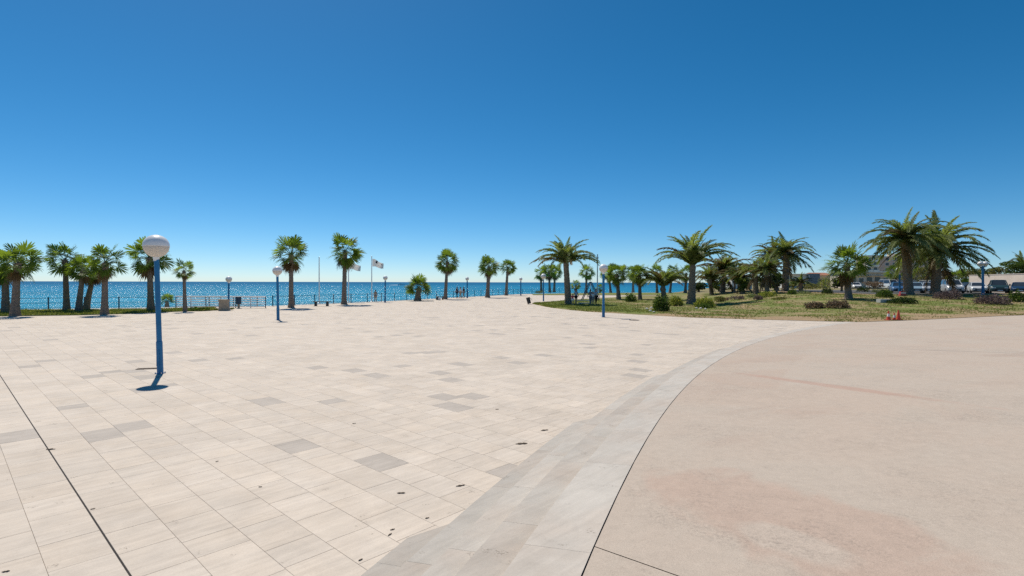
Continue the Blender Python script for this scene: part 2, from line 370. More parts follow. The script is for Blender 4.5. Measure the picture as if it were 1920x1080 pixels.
# plaza bed and tiles
pb = grid_struct('plaza', gx[3:-12], lambda x: -30, lambda x: coast(x) - 0.45, [i / 40 for i in range(41)], lambda x, y: -0.007, M['grout'])
tag(pb, kind='structure')
def rc(p): return p.dot(TILE_D), p.dot(TILE_N)
def on_plane0(px, py):
    d = ray(px, py); return Vector((0, 0, CAM_H)) + d * (-CAM_H / d.z)
n0 = on_plane0(245, 1080).dot(TILE_N)                         # the open movement joint runs along this row edge
ROW = 0.455
near, rest = [], []
rnd = random.Random(3)
k0, k1 = int((-75 - n0) / ROW), int((110 - n0) / ROW)
for k in range(k0, k1):
    a0, a1 = n0 + k * ROW, n0 + (k + 1) * ROW
    g0 = 0.0015 if k != 0 else 0.008; g1 = 0.0015 if k != -1 else 0.008
    d = -60 + rnd.random()
    while d < 110:
        L = rnd.choice((0.40, 0.56, 0.56, 0.62, 0.62, 0.74)); t = rnd.random()
        cN, cD = (a0 + a1) / 2, d + L / 2
        c = TILE_D * cD + TILE_N * cN; d += L
        if c.y < 1.2 or c.y > 112 or abs(c.x) > c.y * 1.0 + 5 or c.y > coast(c.x) - 0.75: continue
        if in_circle(c.x, c.y, -0.6): continue
        if in_lawn(c.x, c.y) and c.y > front(c.x) + 0.8 and c.y < back(c.x) - 0.8: continue
        if c.x > 30 and c.y > front(c.x) + 1: continue
        if in_lstrip(c.x, c.y) and c.y > lstrip_front(c.x) + 0.8 and c.y < lstrip_back(c.x) - 0.8: continue
        inview = c.y > 3.9 and abs(c.x) < c.y * 0.97 and not in_circle(c.x, c.y, 1.3)
        dep = 0.0007 * (rnd.random() - 0.5)
        cut = (a0 + g0 - cN, a1 - g1 - cN, L / 2 - 0.0018)
        (near if inview else rest).append((c, cut, t, dep))
near.sort(key=lambda q: q[0].length)
rest += near[300:]; near = near[:300]
def tile_geo(mb, c, cut, t, z, sides, org=True):
    lo, hi, hl = cut; bvl = 0.0025
    P = lambda a, b, zz: (c + TILE_N * a + TILE_D * b) * 1.0 + Vector((0, 0, zz))
    top = [P(lo, -hl, z), P(lo, hl, z), P(hi, hl, z), P(hi, -hl, z)]
    if not sides: mb.add(top, [(3, 2, 1, 0)], t); return
    top = [P(lo + bvl, -hl + bvl, z), P(lo + bvl, hl - bvl, z), P(hi - bvl, hl - bvl, z), P(hi - bvl, -hl + bvl, z)]
    mid = [P(lo, -hl, z - .0012), P(lo, hl, z - .0012), P(hi, hl, z - .0012), P(hi, -hl, z - .0012)]
    bot = [P(lo, -hl, z - .026), P(lo, hl, z - .026), P(hi, hl, z - .026), P(hi, -hl, z - .026)]
    fs = [(3, 2, 1, 0)]
    for o in (0, 4):
        for i in range(4): j = (i + 1) % 4; fs.append((o + i, o + j, o + 4 + j, o + 4 + i))
    mb.add(top + mid + bot, fs, t)
for c, cut, t, dep in near:
    mb = MB(); tile_geo(mb, Vector((0, 0, 0)), cut, t, dep, True)
    mb.build('tile', M['tile'], pb, c)
mb = MB()
for c, cut, t, dep in rest: tile_geo(mb, c, cut, t, dep, c.y < 30)
tag(mb.build('tiles', M['tile'], pb), kind='stuff')
jt = MB(); q = [TILE_D * a + TILE_N * (n0 + b) for a in (-20, 90) for b in (-0.05, 0.05)]
jt.add([(v.x, v.y, -0.004) for v in (q[0], q[1], q[3], q[2])], [(3, 2, 1, 0)])
jt.build('movement_joint', M['joint'], pb)

# curved steps of stone slabs, going down from the concrete deck to the plaza
OFFS = [0.003, 0.50, 0.88, 1.20, 1.52, 1.86]; RISE = 0.095
steps = MB()
A0, A1 = R(169), R(128)
def cp(a, off): return Vector((CX + (RAD + off) * math.cos(a), CY + (RAD + off) * math.sin(a), 0))
na = 80
vs = []
for i in range(na + 1):
    a = A0 + (A1 - A0) * i / na
    for off in (-0.35, 0.47): p = cp(a, off); vs.append((p.x, p.y, zc(p.x, p.y) - 0.06))
steps.add(vs, [(2 * i, 2 * i + 2, 2 * i + 3, 2 * i + 1) for i in range(na)])
st = tag(steps.build('steps', M['joint']), kind='structure')
rnd = random.Random(11)
for k in range(5):
    a = A0 + rnd.random() * 0.01
    while a > A1:
        ln = rnd.choice((1.2, 1.5, 1.8, 2.1)) / RAD; b_ = a - ln + 0.0025 / RAD
        mid = cp((a + b_) / 2, OFFS[k]); zt = zc(mid.x, mid.y) - RISE * k
        if zt > (0.004 if k == 0 else -0.06):
            mb = MB(); m4 = cp((a + b_) / 2, (OFFS[k] + OFFS[k + 1]) / 2); m4.z = zt; t = (rnd.randint(1, 6) + clamp((0.92, 0.42, 0.70, 0.32, 0.12)[k] + rnd.uniform(-.12, .12), 0.02, 0.98)) / 7.13
            vs = []; ns = 4
            for zz in (0, 1):
                for i in range(ns + 1):
                    aa = a + (b_ - a) * i / ns
                    for off in (OFFS[k] + 0.001, OFFS[k + 1] + (0.0)):
                        p = cp(aa, off); vs.append((p.x - m4.x, p.y - m4.y, zc(p.x, p.y) - RISE * k - m4.z - (0.0 if zz == 0 else 0.30)))
            o2 = 2 * (ns + 1); fs = []
            for i in range(ns):
                fs.append((2 * i, 2 * i + 2, 2 * i + 3, 2 * i + 1)); fs.append((2 * i + 1, 2 * i + 3, o2 + 2 * i + 3, o2 + 2 * i + 1)); fs.append((o2 + 2 * i, o2 + 2 * i + 2, 2 * i + 2, 2 * i))
            fs.append((0, 1, o2 + 1, o2)); fs.append((2 * ns, o2 + 2 * ns, o2 + 2 * ns + 1, 2 * ns + 1))
            mb.add(vs, fs, t); mb.build('slab', M['slab'], st, m4)
        a -= ln

# concrete deck in two panels with an open joint
def deck_mesh(name, dz, mat, edge):
    bm = bmesh.new(); rr = [RAD - edge - v for v in (0, 0.3, 1, 2, 4, 7, 11, 16, 22, 30, 40, 52, 63)]; rows = []
    aa = [R(215) + (R(100) - R(215)) * i / 120 for i in range(121)]
    for r_ in rr:
        row = []
        for a in aa:
            x, y = CX + r_ * math.cos(a), CY + r_ * math.sin(a); row.append(bm.verts.new((x, y, zc(x, y) + dz)))
        rows.append(row)
    for i in range(len(rr) - 1):
        for j in range(120): bm.faces.new((rows[i][j], rows[i + 1][j], rows[i + 1][j + 1], rows[i][j + 1]))
    bmesh.ops.recalc_face_normals(bm, faces=bm.faces)
    if sum(f.normal.z for f in bm.faces) < 0: bmesh.ops.reverse_faces(bm, faces=bm.faces)
    return bm
def bm_obj(name, bm, mat, parent=None):
    me = bpy.data.meshes.new(name); bm.to_mesh(me); bm.free(); me.materials.append(mat); return link(name, me, parent)
deck = tag(bm_obj('concrete_deck', deck_mesh('d', -0.03, None, 0.03), M['joint']), kind='structure')
def on_deck(px, py):
    d = ray(px, py); t = (0.6 - CAM_H) / (d.z - 0.030864 * d.x + 0.038175 * d.y); return Vector((0, 0, CAM_H)) + d * t
ja, jb = on_deck(1110, 1023), on_deck(1272, 1080); jd = (jb - ja); jn = Vector((-jd.y, jd.x, 0)).normalized()
for side in (1, -1):
    bm = deck_mesh('p', 0, None, 0.006)
    bmesh.ops.bisect_plane(bm, geom=bm.verts[:] + bm.edges[:] + bm.faces[:], plane_co=ja + jn * side * 0.005, plane_no=jn * side, clear_inner=True)
    bm_obj('panel', bm, M['concrete'], deck)

# lawns
def dryf(x, y):
    d = y - front(x); v = 0.30 * (1 - ss(0.0, 3.5, d)) + 0.07 + 0.40 * ss(37, 43, x) * ss(15, 20, d) - 0.22 * (1 - ss(8, 13, x)); return v
lx = sorted(set([2.3 + i * 0.25 for i in range(0, 200)] + [52 + i * 2 for i in range(0, 20)]))
lrow = [-1] + [(i / 70) ** 1.6 for i in range(71)]
tag(grid_struct('lawn', lx, front, back, lrow, zlawn, M['lawn'], dryf), kind='structure')
lx2 = [-120 + i * 4 for i in range(15)] + [-60 + i * 0.3 for i in range(121)]
tag(grid_struct('grass_strip', lx2, lstrip_front, lstrip_back, [-1] + [i / 12 for i in range(13)], lambda x, y: 0.05 + 0.03 * noise.noise((x * .5, y * .5, 3)), M['lawn'], lambda x, y: 0.02 - 0.2 * (x < -25)), kind='structure')
tag(grid_struct('far_lawn', [4 + i for i in range(0, 50)], lambda x: 100 - 0.02 * x, lambda x: max(coast(x) - 1.7, 101), [i / 12 for i in range(13)], lambda x, y: 0.05, M['lawn'], lambda x, y: 0.0), kind='structure')
cpk = grid_struct('car_park', [43 + i for i in range(0, 70)], lambda x: 60.5 + 0.0 * x, lambda x: 97, [i / 20 for i in range(21)], lambda x, y: zlawn(x, y) + 0.03, M['asphalt'])
tag(cpk, kind='structure')

# grass blades: nobody could count them
def grass(name, pts, hmin, hmax, mat):
    vs, fs = [], []; rnd = random.Random(5)
    for (x, y, z) in pts:
        for q in range(3):
            a = rnd.random() * 6.283; h = rnd.uniform(hmin, hmax); w_ = h * 0.22; dx, dy = math.cos(a) * w_, math.sin(a) * w_; n = len(vs)
            ox, oy = rnd.uniform(-.05, .05), rnd.uniform(-.05, .05)
            vs += [(x + ox - dx, y + oy - dy, z), (x + ox + dx, y + oy + dy, z), (x + ox + rnd.uniform(-.5, .5) * h, y + oy + rnd.uniform(-.5, .5) * h, z + h)]; fs.append((n, n + 1, n + 2))
    me = bpy.data.meshes.new(name); me.from_pydata(vs, [], fs); me.materials.append(mat); return link(name, me)
rnd = random.Random(8); gp = []
while len(gp) < 26000:
    x = 2.3 + 46 * rnd.random(); f = front(x); y = f + (min(back(x), 75) - f) * rnd.random() ** 1.5
    if dryf(x, y) + noise.noise((x * .35, y * .35, 0)) * 0.6 + rnd.uniform(-.2, .2) < 0.16: gp.append((x, y, zlawn(x, y) - 0.01))
tag(grass('garden_grass', gp, 0.04, 0.11, M['grass_blade']), 'short patchy grass growing over the palm garden lawn', 'grass', kind='stuff')
gp = []
while len(gp) < 9000:
    x = -48 + 24 * rnd.random(); a, b_ = lstrip_front(x), lstrip_back(x); gp.append((x, a + (b_ - a) * rnd.random(), 0.04))
tag(grass('seafront_grass', gp, 0.05, 0.16, M['grass_blade']), 'green grass on the strip under the left fan palms', 'grass', kind='stuff')

# ------------------------------------------------------------------ palms
def feather_mesh(elev, seed, droop, mat, name):
    rnd = random.Random(seed); mb = MB(); N = 12; pts = [Vector((0, 0, 0))]; tans = []
    for i in range(N):
        s = (i + 0.5) / N; th = R(elev) - R(droop) * s ** 1.4
        tans.append(Vector((math.cos(th), 0, math.sin(th)))); pts.append(pts[-1] + tans[-1] / N)
    rd = [0.014 * (1 - 0.8 * i / N) + 0.002 for i in range(N + 1)]
    mb.tube(pts, rd, 4, False)
    nl = 46
    for i in range(nl):
        s = 0.10 + 0.90 * i / (nl - 1); j = min(int(s * N), N - 1); f = s * N - j; p = pts[j].lerp(pts[j + 1], min(f, 1)); T = tans[j]
        for sg in (-1, 1):
            S = Vector((0, sg, 0)); Nn = T.cross(S) * sg
            if Nn.z < 0: Nn = -Nn
            a = R(60 - 38 * s + rnd.uniform(-7, 7)); l = 0.165 * (math.sin(math.pi * clamp(0.16 + 0.80 * s, 0, 1)) ** 0.7) * rnd.uniform(0.8, 1.12) + 0.015
            D = (T * math.cos(a) + S * math.sin(a) + Nn * rnd.uniform(-0.05, 0.3)).normalized()
            tip = p + D * l + Vector((0, 0, -0.22 * l)); mid = p + D * l * 0.5; wv = T * 0.0155
            mb.add([p - wv * 0.6, p + wv * 0.6, mid + wv, mid - wv, tip], [(0, 1, 2, 3), (3, 2, 4)])
    return mb.mesh(name, mat)
def fan_mesh(elev, seed, mat, name, droop=18, limp=0.10):
    rnd = random.Random(seed); mb = MB(); N = 5; pts = [Vector((0, 0, 0))]; pet = 0.50
    for i in range(N):
        th = R(elev) - R(droop) * ((i + .5) / N); T = Vector((math.cos(th), 0, math.sin(th))); pts.append(pts[-1] + T * pet / N)
    mb.tube(pts, [0.016, 0.013, 0.012, 0.011, 0.010, 0.008], 4, False)
    S = Vector((0, 1, 0)); Nn = T.cross(S)
    if Nn.z < 0: Nn = -Nn
    p = pts[-1]; ns = 19; span = 112
    for i in range(ns):
        ph = R(-span + 2 * span * i / (ns - 1) + rnd.uniform(-2, 2)); l = 0.54 * (1 - 0.28 * abs(ph) / R(span)) * rnd.uniform(0.86, 1.08)
        D = (T * math.cos(ph) + S * math.sin(ph) + Nn * 0.10 * rnd.uniform(-1, 1.4)).normalized(); Q = (S * math.cos(ph) - T * math.sin(ph))
        hw = 0.55 * l * math.tan(R(span / (ns - 1))) * 1.05
        m = p + D * l * 0.55 + Nn * (0.012 if i % 2 else -0.012); k = p + D * l * 0.82 + Vector((0, 0, -limp * 0.35 * l)); tip = p + D * l * (1.0 - limp * 0.5) + Vector((0, 0, -limp * 1.6 * l * rnd.uniform(0.5, 1.4)))
        mb.add([p, m + Q * hw, m - Q * hw, k + Q * hw * 0.45, k - Q * hw * 0.45, tip], [(0, 1, 2), (2, 1, 3, 4), (4, 3, 5)])
    return mb.mesh(name, mat)
FAN = {e: [fan_mesh(e, e * 3 + q + 500, M['fan'], 'fan_leaf', limp=0.05 + 0.04 * q) for q in range(3)] for e in (85, 65, 45, 25, 5, -20, -45)}
FAN_DEAD = [fan_mesh(e, 900 + e, M['dead'], 'dead_fan_leaf', 10, 0.25) for e in (-55, -68, -78, -84)]
FEA = {e: [feather_mesh(e, e * 5 + q + 700, dr + 12 * q, M['feather'], 'feather_leaf') for q in range(2)] for e, dr in ((84, 35), (74, 72), (62, 88), (48, 84), (32, 72), (14, 60), (-6, 50), (-25, 35))}
FEO = {e: [feather_mesh(e, e * 5 + q + 800, dr + 12 * q, M['feather_olive'], 'brown_feather_leaf') for q in range(2)] for e, dr in ((84, 30), (74, 62), (62, 74), (48, 72), (32, 64), (14, 52), (-6, 45), (-25, 35))}
FEA_DEAD = [feather_mesh(e, 990 + e, 25, M['dead'], 'dead_feather_leaf') for e in (-45, -62)]

def trunk_mesh(h, lean, r0, r1, flare, seed, feather):
    rnd = random.Random(seed); n = 14; step = 0.13 if not feather else 0.17; N = max(6, int(h / step)); vs, fs = [], []
    for i in range(N + 1):
        t = i / N; z = -0.15 + (h + 0.15) * t; bend = lean * (t ** 1.25 if not feather else t)
        r = r0 + (r1 - r0) * t; r *= 1 + flare * math.exp(-t * h / 0.45)
        if feather and t > 0.90: r *= 1 + 0.18 * ss(0.90, 1.0, t)
        if not feather and t > 0.80: r *= 1 + 0.30 * ss(0.80, 1.0, t)
        for k in range(n):
            a = 2 * math.pi * (k + (0.5 if (feather and i % 2) else 0)) / n
            kn = (0.10 if (i + k) % 2 else -0.04) if feather else (0.05 if i % 2 else -0.03)
            rr = r * (1 + kn + rnd.uniform(-0.05, 0.05)); vs.append((bend.x + rr * math.cos(a), bend.y + rr * math.sin(a), z + rnd.uniform(-.02, .02)))
    for i in range(N):
        for k in range(n): fs.append((i * n + k, i * n + (k + 1) % n, (i + 1) * n + (k + 1) % n, (i + 1) * n + k))
    fs.append(tuple(N * n + k for k in range(n)))
    me = bpy.data.meshes.new('trunk'); me.from_pydata(vs, [], fs); me.update(); me.materials.append(M['bark2'] if feather else M['bark']); return me
def palm(kind, base, org, rpx, label, trunk_px=None, n=None, emax=85, emin=None, dead=None, group=None, seed=0, olive=False, depth=None, skew=0, taper=None):
    rnd = random.Random(seed * 13 + int(base[0])); feather = kind == 'feather'
    g = ground_at(*base) if depth is None else at_depth(base[0], base[1], depth)
    if depth is not None: g.z = zlawn(g.x, min(g.y, 97))
    top = at_depth(org[0], org[1], g.y); sc_ = g.y / FPX
    L = rpx * sc_; h = top.z - g.z; twt = (taper or 1.0) if feather else 1.0; lean = Vector((top.x - g.x, rnd.uniform(-.15, .15) * h * 0.2, 0))
    root = empty('date_palm' if feather else 'fan_palm', g, 0, label, 'palm tree', group or ('feather-leaved date palms of the garden' if feather else 'fan palms around the seafront'))
    tw = (trunk_px or (11 if feather else 8)) * sc_ / 2
    link('trunk', trunk_mesh(h, lean, tw * 1.02, tw * (taper or (0.88 if feather else 0.72)), 0.25 if feather else 0.55, seed + 3, feather), root)
    cr = MB()
    twc = tw * twt
    if feather: cr.lathe([(twc * 1.0, -0.45 * min(1, L / 2)), (twc * 1.2, -0.2 * min(1, L / 2)), (twc * 1.0, 0.02), (twc * 0.5, 0.2 * L * 0.5), (0.02, 0.24 * L * 0.6)], 10, mod=lambda i, k: 1.12 if (i + k) % 2 else 0.9)
    else: cr.lathe([(tw * 0.80, -0.4 * min(1, L)), (tw * 0.95, -0.2 * min(1, L)), (tw * 0.7, 0.0), (tw * 0.3, 0.08 * L), (0.015, 0.14 * L)], 9, mod=lambda i, k: 1.15 if (i + k) % 2 else 0.9)
    crown = cr.build('crown', M['bark2'] if feather else M['bark'], root, (lean.x, lean.y, h))
    n = n or (46 if feather else 27); emin = emin if emin is not None else (-12 if feather else -45)
    src = FEA if feather else FAN; keys = sorted(src)
    az = rnd.random() * 360
    for i in range(n):
        t = (i + 0.5) / n; e = emax - (emax - emin) * t ** 0.9 + rnd.uniform(-8, 8); az += 137.5 + rnd.uniform(-12, 12)
        key = min(keys, key=lambda q: abs(q - e)); me = rnd.choice(src[key])
        if feather and key < 70 and rnd.random() < (0.10 if olive is False else 0.75 if olive is True else olive): me = rnd.choice(FEO[key])
        o = link('frond', me, crown); sc1 = L * rnd.uniform(0.82, 1.08) * ((0.80 + 0.2 * ss(0, 0.3, t)) if feather else (1.18 - 0.18 * ss(0, 0.35, t)))
        o.rotation_euler = (R(rnd.uniform(-14, 14) if feather else rnd.uniform(-1, 1) * (12 + 42 * abs(math.cos(R(e))))), R(key - e) + R(skew) * math.cos(R(az)), R(az)); o.scale = (sc1,) * 3
    nd = dead if dead is not None else (3 if feather else 6)
    for i in range(nd):
        az += 97 + rnd.uniform(-20, 20); o = link('frond', rnd.choice(FEA_DEAD if feather else FAN_DEAD), crown)
        o.rotation_euler = (R(rnd.uniform(-20, 20)), R(rnd.uniform(-12, 12)), R(az)); o.scale = (L * rnd.uniform(0.6, 0.85),) * 3
        o.location = (0, 0, -0.12 * L)
    return root
F, P_ = 'fan', 'feather'
palm(F, (11, 586), (8, 500), 42, 'fan palm cut off by the left edge of the picture, behind a stouter one', 12, seed=1)
palm(F, (28, 593), (31, 494), 43, 'stout fan palm with thick rough trunk, leftmost one wholly in view', 13, seed=2)
palm(F, (125, 582), (124, 488), 38, 'upright dark-trunked fan palm just left of the two leaning palms', 10, seed=3)
palm(F, (147, 584), (157, 507), 30, 'fan palm leaning slightly right, first of the leaning pair', 10, seed=4)
palm(F, (161, 581), (177, 512), 30, 'fan palm leaning most to the right, shaded trunk between two others', 10, seed=5, dead=8)
palm(F, (196, 589), (199, 494), 40, 'bushy fan palm standing on bare soil right of the leaning pair', 11, seed=6)
palm(F, (283, 582), (281, 484), 44, 'tall fan palm right behind the nearest blue lamp post', 11, seed=7, dead=9)
palm(F, (347, 584), (346, 509), 22, 'small slim fan palm with sparse crown right of the nearest lamp', 6.5, n=20, seed=8, dead=5)
palm(F, (313, 574), (313, 566), 17, 'dwarf fan palm tuft on the bank between nearest lamp and slim palm', 6, n=22, emin=-5, dead=0, seed=9)
palm(F, (546, 577), (547, 478), 38, 'tall fan palm with drooping leaves behind the second blue lamp', 9, n=30, emin=-40, dead=9, seed=10)
palm(F, (645, 571), (647, 473), 37, 'tall fan palm beside the flagpoles, second from the litter bin', 9, n=30, emin=-50, dead=7, seed=11)
palm(F, (783, 564), (785, 541), 29, 'short young fan palm with stout trunk alone on the promenade', 11, n=30, emin=-25, dead=0, seed=12)
palm(F, (835, 561), (839, 492), 27, 'slender fan palm left of the walkers on the promenade', 6.5, n=34, emin=-50, dead=8, seed=13)
palm(F, (914, 558), (917, 501), 24, 'full fan palm right of the walkers, taller of two close together', 7.5, n=34, emin=-40, dead=6, seed=14)
palm(F, (949, 554), (952, 502), 18, 'smaller fan palm of the close pair right of the walkers', 5.5, n=30, emin=-40, dead=4, seed=15)
palm(F, (1015, 547), (1014, 513), 17, 'far fan palm left of its cluster, just behind the distant globe lamp', 4.5, n=26, seed=16)
palm(F, (1031, 547.5), (1029, 511), 19, 'far fan palm in the middle of the cluster behind the large date palm', 4.5, n=26, seed=17)
palm(F, (1039, 547), (1041, 512), 18, 'far fan palm nearest the large date palm trunk in its cluster', 4.5, n=26, seed=18)
palm(F, (1099, 549), (1100, 511), 18, 'far fan palm behind the swing frame with a round crown', 4.5, n=26, seed=20)
palm(F, (1160, 561), (1157, 516), 25, 'fan palm with thick dark trunk right of the lamp on the paving edge', 7.5, n=36, dead=8, seed=21)
palm(F, (1145, 549), (1141, 514), 18, 'far fan palm between the paving-edge lamp and the thick-trunked fan palm', 4.5, n=24, seed=22)
palm(F, (1187, 547.5), (1187, 512), 18, 'far fan palm above the round green bush on the lawn', 4.5, n=24, seed=23)
palm(F, (1200, 561), (1199, 518), 25, 'fan palm with dense brownish crown right of the round green bush', 6.5, n=36, dead=9, seed=24)
palm(F, (1232, 549), (1230, 514), 18, 'far fan palm just left of the short date palm', 4.5, n=24, seed=25)
palm(F, (1256, 549), (1262, 510), 18, 'far fan palm just right of the short date palm', 4.5, n=24, seed=27)
palm(F, (1285, 548), (1287, 514), 20, 'far fan palm half hidden behind the arching date palm trunk', 5, n=24, seed=29)
palm(F, (1591, 560), (1588, 497), 46, 'fan palm with shaggy skirt standing by the brown shrub bed', 11, n=36, emin=-40, dead=14, seed=35)
palm(F, (1080, 550), (1080, 535), 13, 'little fan palm with dark crown behind the adult by the swing', 3.5, n=20, dead=2, seed=36)
palm(F, (1125, 549), (1125, 541), 10, 'tiny fan palm between the swing and the paving-edge lamp', 3, n=18, dead=1, seed=37)
palm(F, (1676, 537), (1678, 511), 19, 'distant fan palm in front of the pink apartment block', 4.5, n=24, seed=38, depth=120)
palm(F, (1793, 538), (1795, 522), 22, 'low distant fan palm behind the silver car roofs', 5, n=24, seed=39, depth=100)

palm(P_, (1066, 570), (1061, 494), 66, 'large date palm beside the children, nearest the plaza tip of the lawn', 12, n=44, emax=86, emin=22, dead=0, seed=50, taper=0.75)
palm(P_, (1246, 562), (1243, 540), 58, 'short date palm with upright leaves rising out of a dark bush', 9, n=34, emax=82, emin=46, dead=0, seed=51, olive=0.45)
palm(P_, (1296, 570), (1299, 500), 86, 'arching date palm with long sparse leaves and shadow on bare soil', 15, n=38, emax=84, emin=46, dead=0, seed=52, olive=False, taper=0.62)
palm(P_, (1354, 549), (1358, 510), 64, 'brownish date palm standing behind the agave bed', 9, n=44, emax=80, emin=0, dead=3, seed=53, olive=True)
palm(P_, (1418, 551), (1416, 515), 42, 'young date palm with upright leaves by the grey lavender mounds', 9, n=32, emax=82, emin=25, dead=2, seed=54)
palm(P_, (1472, 546), (1474, 476), 58, 'tall date palm with dark trunk, right of the twin pair', 11.5, n=48, emin=-15, dead=2, seed=55)
palm(P_, (1456, 545), (1449, 482), 50, 'brown-tinged date palm, left of the twin pair', 8, n=44, emin=-10, dead=4, seed=56, olive=True)
palm(P_, (1704, 553), (1697, 452), 84, 'huge date palm on the mound, left of the two giants', 14.5, n=64, emin=-22, dead=2, seed=57, depth=57)
palm(P_, (1753, 549), (1759, 468), 94, 'huge date palm by the parked cars, right of the two giants', 14.5, n=64, emin=-25, dead=2, seed=58, depth=61)
palm(P_, (1921, 535), (1919, 500), 38, 'date palm crown rising over the wall at the right edge', 7, n=36, seed=59, depth=92)

palm(P_, (1392, 550), (1389, 522), 44, 'middle-sized date palm right of the dark leafy tree', 8, n=40, emin=10, dead=3, seed=60, olive=0.5)
palm(P_, (1438, 551), (1438, 508), 46, 'dusty date palm left of the twin pair, with hanging brown leaves', 8, n=40, emin=0, dead=6, seed=61, olive=0.5)
palm(P_, (1335, 553), (1331, 524), 40, 'low date palm with curved stem right of the arching date palm', 7, n=34, emin=15, dead=2, seed=62, olive=0.5)
palm(P_, (1502, 547), (1501, 531), 26, 'low bushy date palm right of the twin pair', 7, n=30, emin=5, dead=1, seed=63)

# ------------------------------------------------------------------ shrubs and broadleaf trees
def leaf_cloud(mb, c, rx, ry, rz, n, ls, rnd, up=0.0, blade=False, dome=True):
    for i in range(n):
        while True:
            a, b_, d = rnd.uniform(-1, 1), rnd.uniform(-1, 1), rnd.uniform(0 if dome else -1, 1)
            q = a * a + b_ * b_ + d * d
            if q < 1 and q > rnd.random() * 0.75: break
        nz = 1 + 0.28 * noise.noise((a * 2.1 + c[0], b_ * 2.1 + c[1], d * 2.1))
        p = Vector((c[0] + a * rx * nz, c[1] + b_ * ry * nz, c[2] + d * rz * nz))
        D = Vector((a + rnd.uniform(-.8, .8), b_ + rnd.uniform(-.8, .8), d + up + rnd.uniform(-.8, .8))).normalized()
        S = D.cross(Vector((rnd.uniform(-1, 1), rnd.uniform(-1, 1), rnd.uniform(-1, 1)))).normalized(); l = ls * rnd.uniform(0.6, 1.3); w_ = l * (0.12 if blade else 0.42)
        mb.add([p - D * l * 0.5, p + S * w_, p + D * l * 0.5, p - S * w_], [(0, 1, 2, 3)])
def shrub(base, wpx, hpx, mat, label, n=900, ls=0.10, name='shrub', cat='shrub', blade=False, group='shrubs planted on the lawn', seed=0, lobes=4, depth=None):
    rnd = random.Random(seed + int(base[0])); g = ground_at(*base) if depth is None else at_depth(base[0], base[1], depth); s = g.y / FPX
    rx, rz = wpx * s / 2, hpx * s; ry = min(rx, 1.6 * rz + 0.3)
    g = g + Vector((0, ry * 0.6, 0)); g.z = surf(g.x, g.y) if depth is None else g.z
    root = empty(name, g, 0, label, cat, group); mb = MB()
    leaf_cloud(mb, (0, 0, 0), rx * 0.86, ry * 0.86, rz * 0.82, int(n * 0.55), ls, rnd, 0.4, blade)
    for q in range(lobes):
        lx_ = rx * (-0.72 + 1.44 * (q + 0.5) / lobes); leaf_cloud(mb, (lx_, rnd.uniform(-.4, .3) * ry, rnd.uniform(0, .2) * rz), rx * 0.34 + 0.05, ry * 0.4, rz * rnd.uniform(0.6, 1.0), int(n * 0.45 / lobes), ls, rnd, 0.5, blade)
    mb.build('foliage', M[mat], root)
    sm = MB()
    for q in range(7):
        a = rnd.random() * 6.283; sm.tube([(0.1 * rx * math.cos(a), 0.1 * ry * math.sin(a), -0.05), (0.4 * rx * math.cos(a), 0.4 * ry * math.sin(a), rz * 0.4), (0.65 * rx * math.cos(a), 0.65 * ry * math.sin(a), rz * 0.62)], [0.03, 0.02, 0.01], 4)
    sm.build('stems', M['bark'], root)
    return root
shrub((1184, 566), 24, 17, 'bush_green', 'round green bush on the lawn between two fan palms', 1400, 0.11)
shrub((1243, 584), 36, 31, 'bush_green', 'large dark green bush around the foot of the short date palm', 2200, 0.11, seed=1)
shrub((1270, 574), 30, 22, 'bush_yellow', 'pale yellow-green spiky clump left of the arching date palm', 700, 0.34, blade=True, seed=2)
shrub((1327, 577), 44, 22, 'bush_yellow', 'yellow-green spiky bed right of the arching date palm trunk', 900, 0.30, blade=True, seed=3)
shrub((1322, 578), 30, 10, 'bush_green', 'low green ground-hugging bush in front of the spiky bed', 900, 0.09, seed=4)
shrub((1352, 566), 22, 14, 'bush_olive', 'olive scrub behind the spiky bed', 600, 0.12, seed=5)
shrub((1363, 563), 14, 6, 'bush_brown', 'tiny brown mound left of the lavender mounds', 350, 0.09, seed=6)
shrub((1387, 562), 36, 9, 'bush_purple', 'long low purplish lavender mound under the young date palm', 800, 0.09, seed=7)
shrub((1425, 562.5), 23, 11, 'bush_purple', 'rounded grey-brown lavender mound right of the long one', 800, 0.08, seed=8, lobes=2)
shrub((1410, 558), 18, 8, 'bush_grey', 'small grey-green mound behind the lavender', 450, 0.09, seed=9)
shrub((1442, 557), 38, 13, 'bush_yellow', 'bright lime-green bush below the twin date palms', 900, 0.12, seed=10)
shrub((1466, 562), 30, 6, 'bush_olive', 'low dark scrub right of the rounded lavender mound', 450, 0.09, seed=11)
shrub((1488, 552), 20, 11, 'bush_green', 'green bush right of the tall date palm foot', 700, 0.11, seed=12)
shrub((1511, 551), 30, 7, 'bush_grey', 'low pale grey-green hedge clump left of the dark dome bush', 500, 0.10, seed=13)
shrub((1534, 579), 38, 15, 'bush_brown', 'brown dry shrub bed, left half beside the shaggy fan palm', 1300, 0.10, seed=14)
shrub((1579, 579), 50, 16, 'bush_brown', 'brown dry shrub bed around the shaggy fan palm foot', 1700, 0.10, seed=15, lobes=5)
shrub((1556, 551), 24, 12, 'bush_dark', 'dark green dome-shaped bush left of the shaggy fan palm', 1100, 0.10, seed=16, lobes=2)
shrub((1553, 543), 34, 27, 'bush_yellow', 'tall yellow-green bush behind the dark dome bush', 1100, 0.16, seed=17)
shrub((1624, 548), 28, 13, 'bush_dark', 'dark arched bush right of the shaggy fan palm', 800, 0.11, seed=18)
shrub((1646, 549), 18, 7, 'bush_grey', 'small greyish mound right of the dark arched bush', 400, 0.10, seed=19)
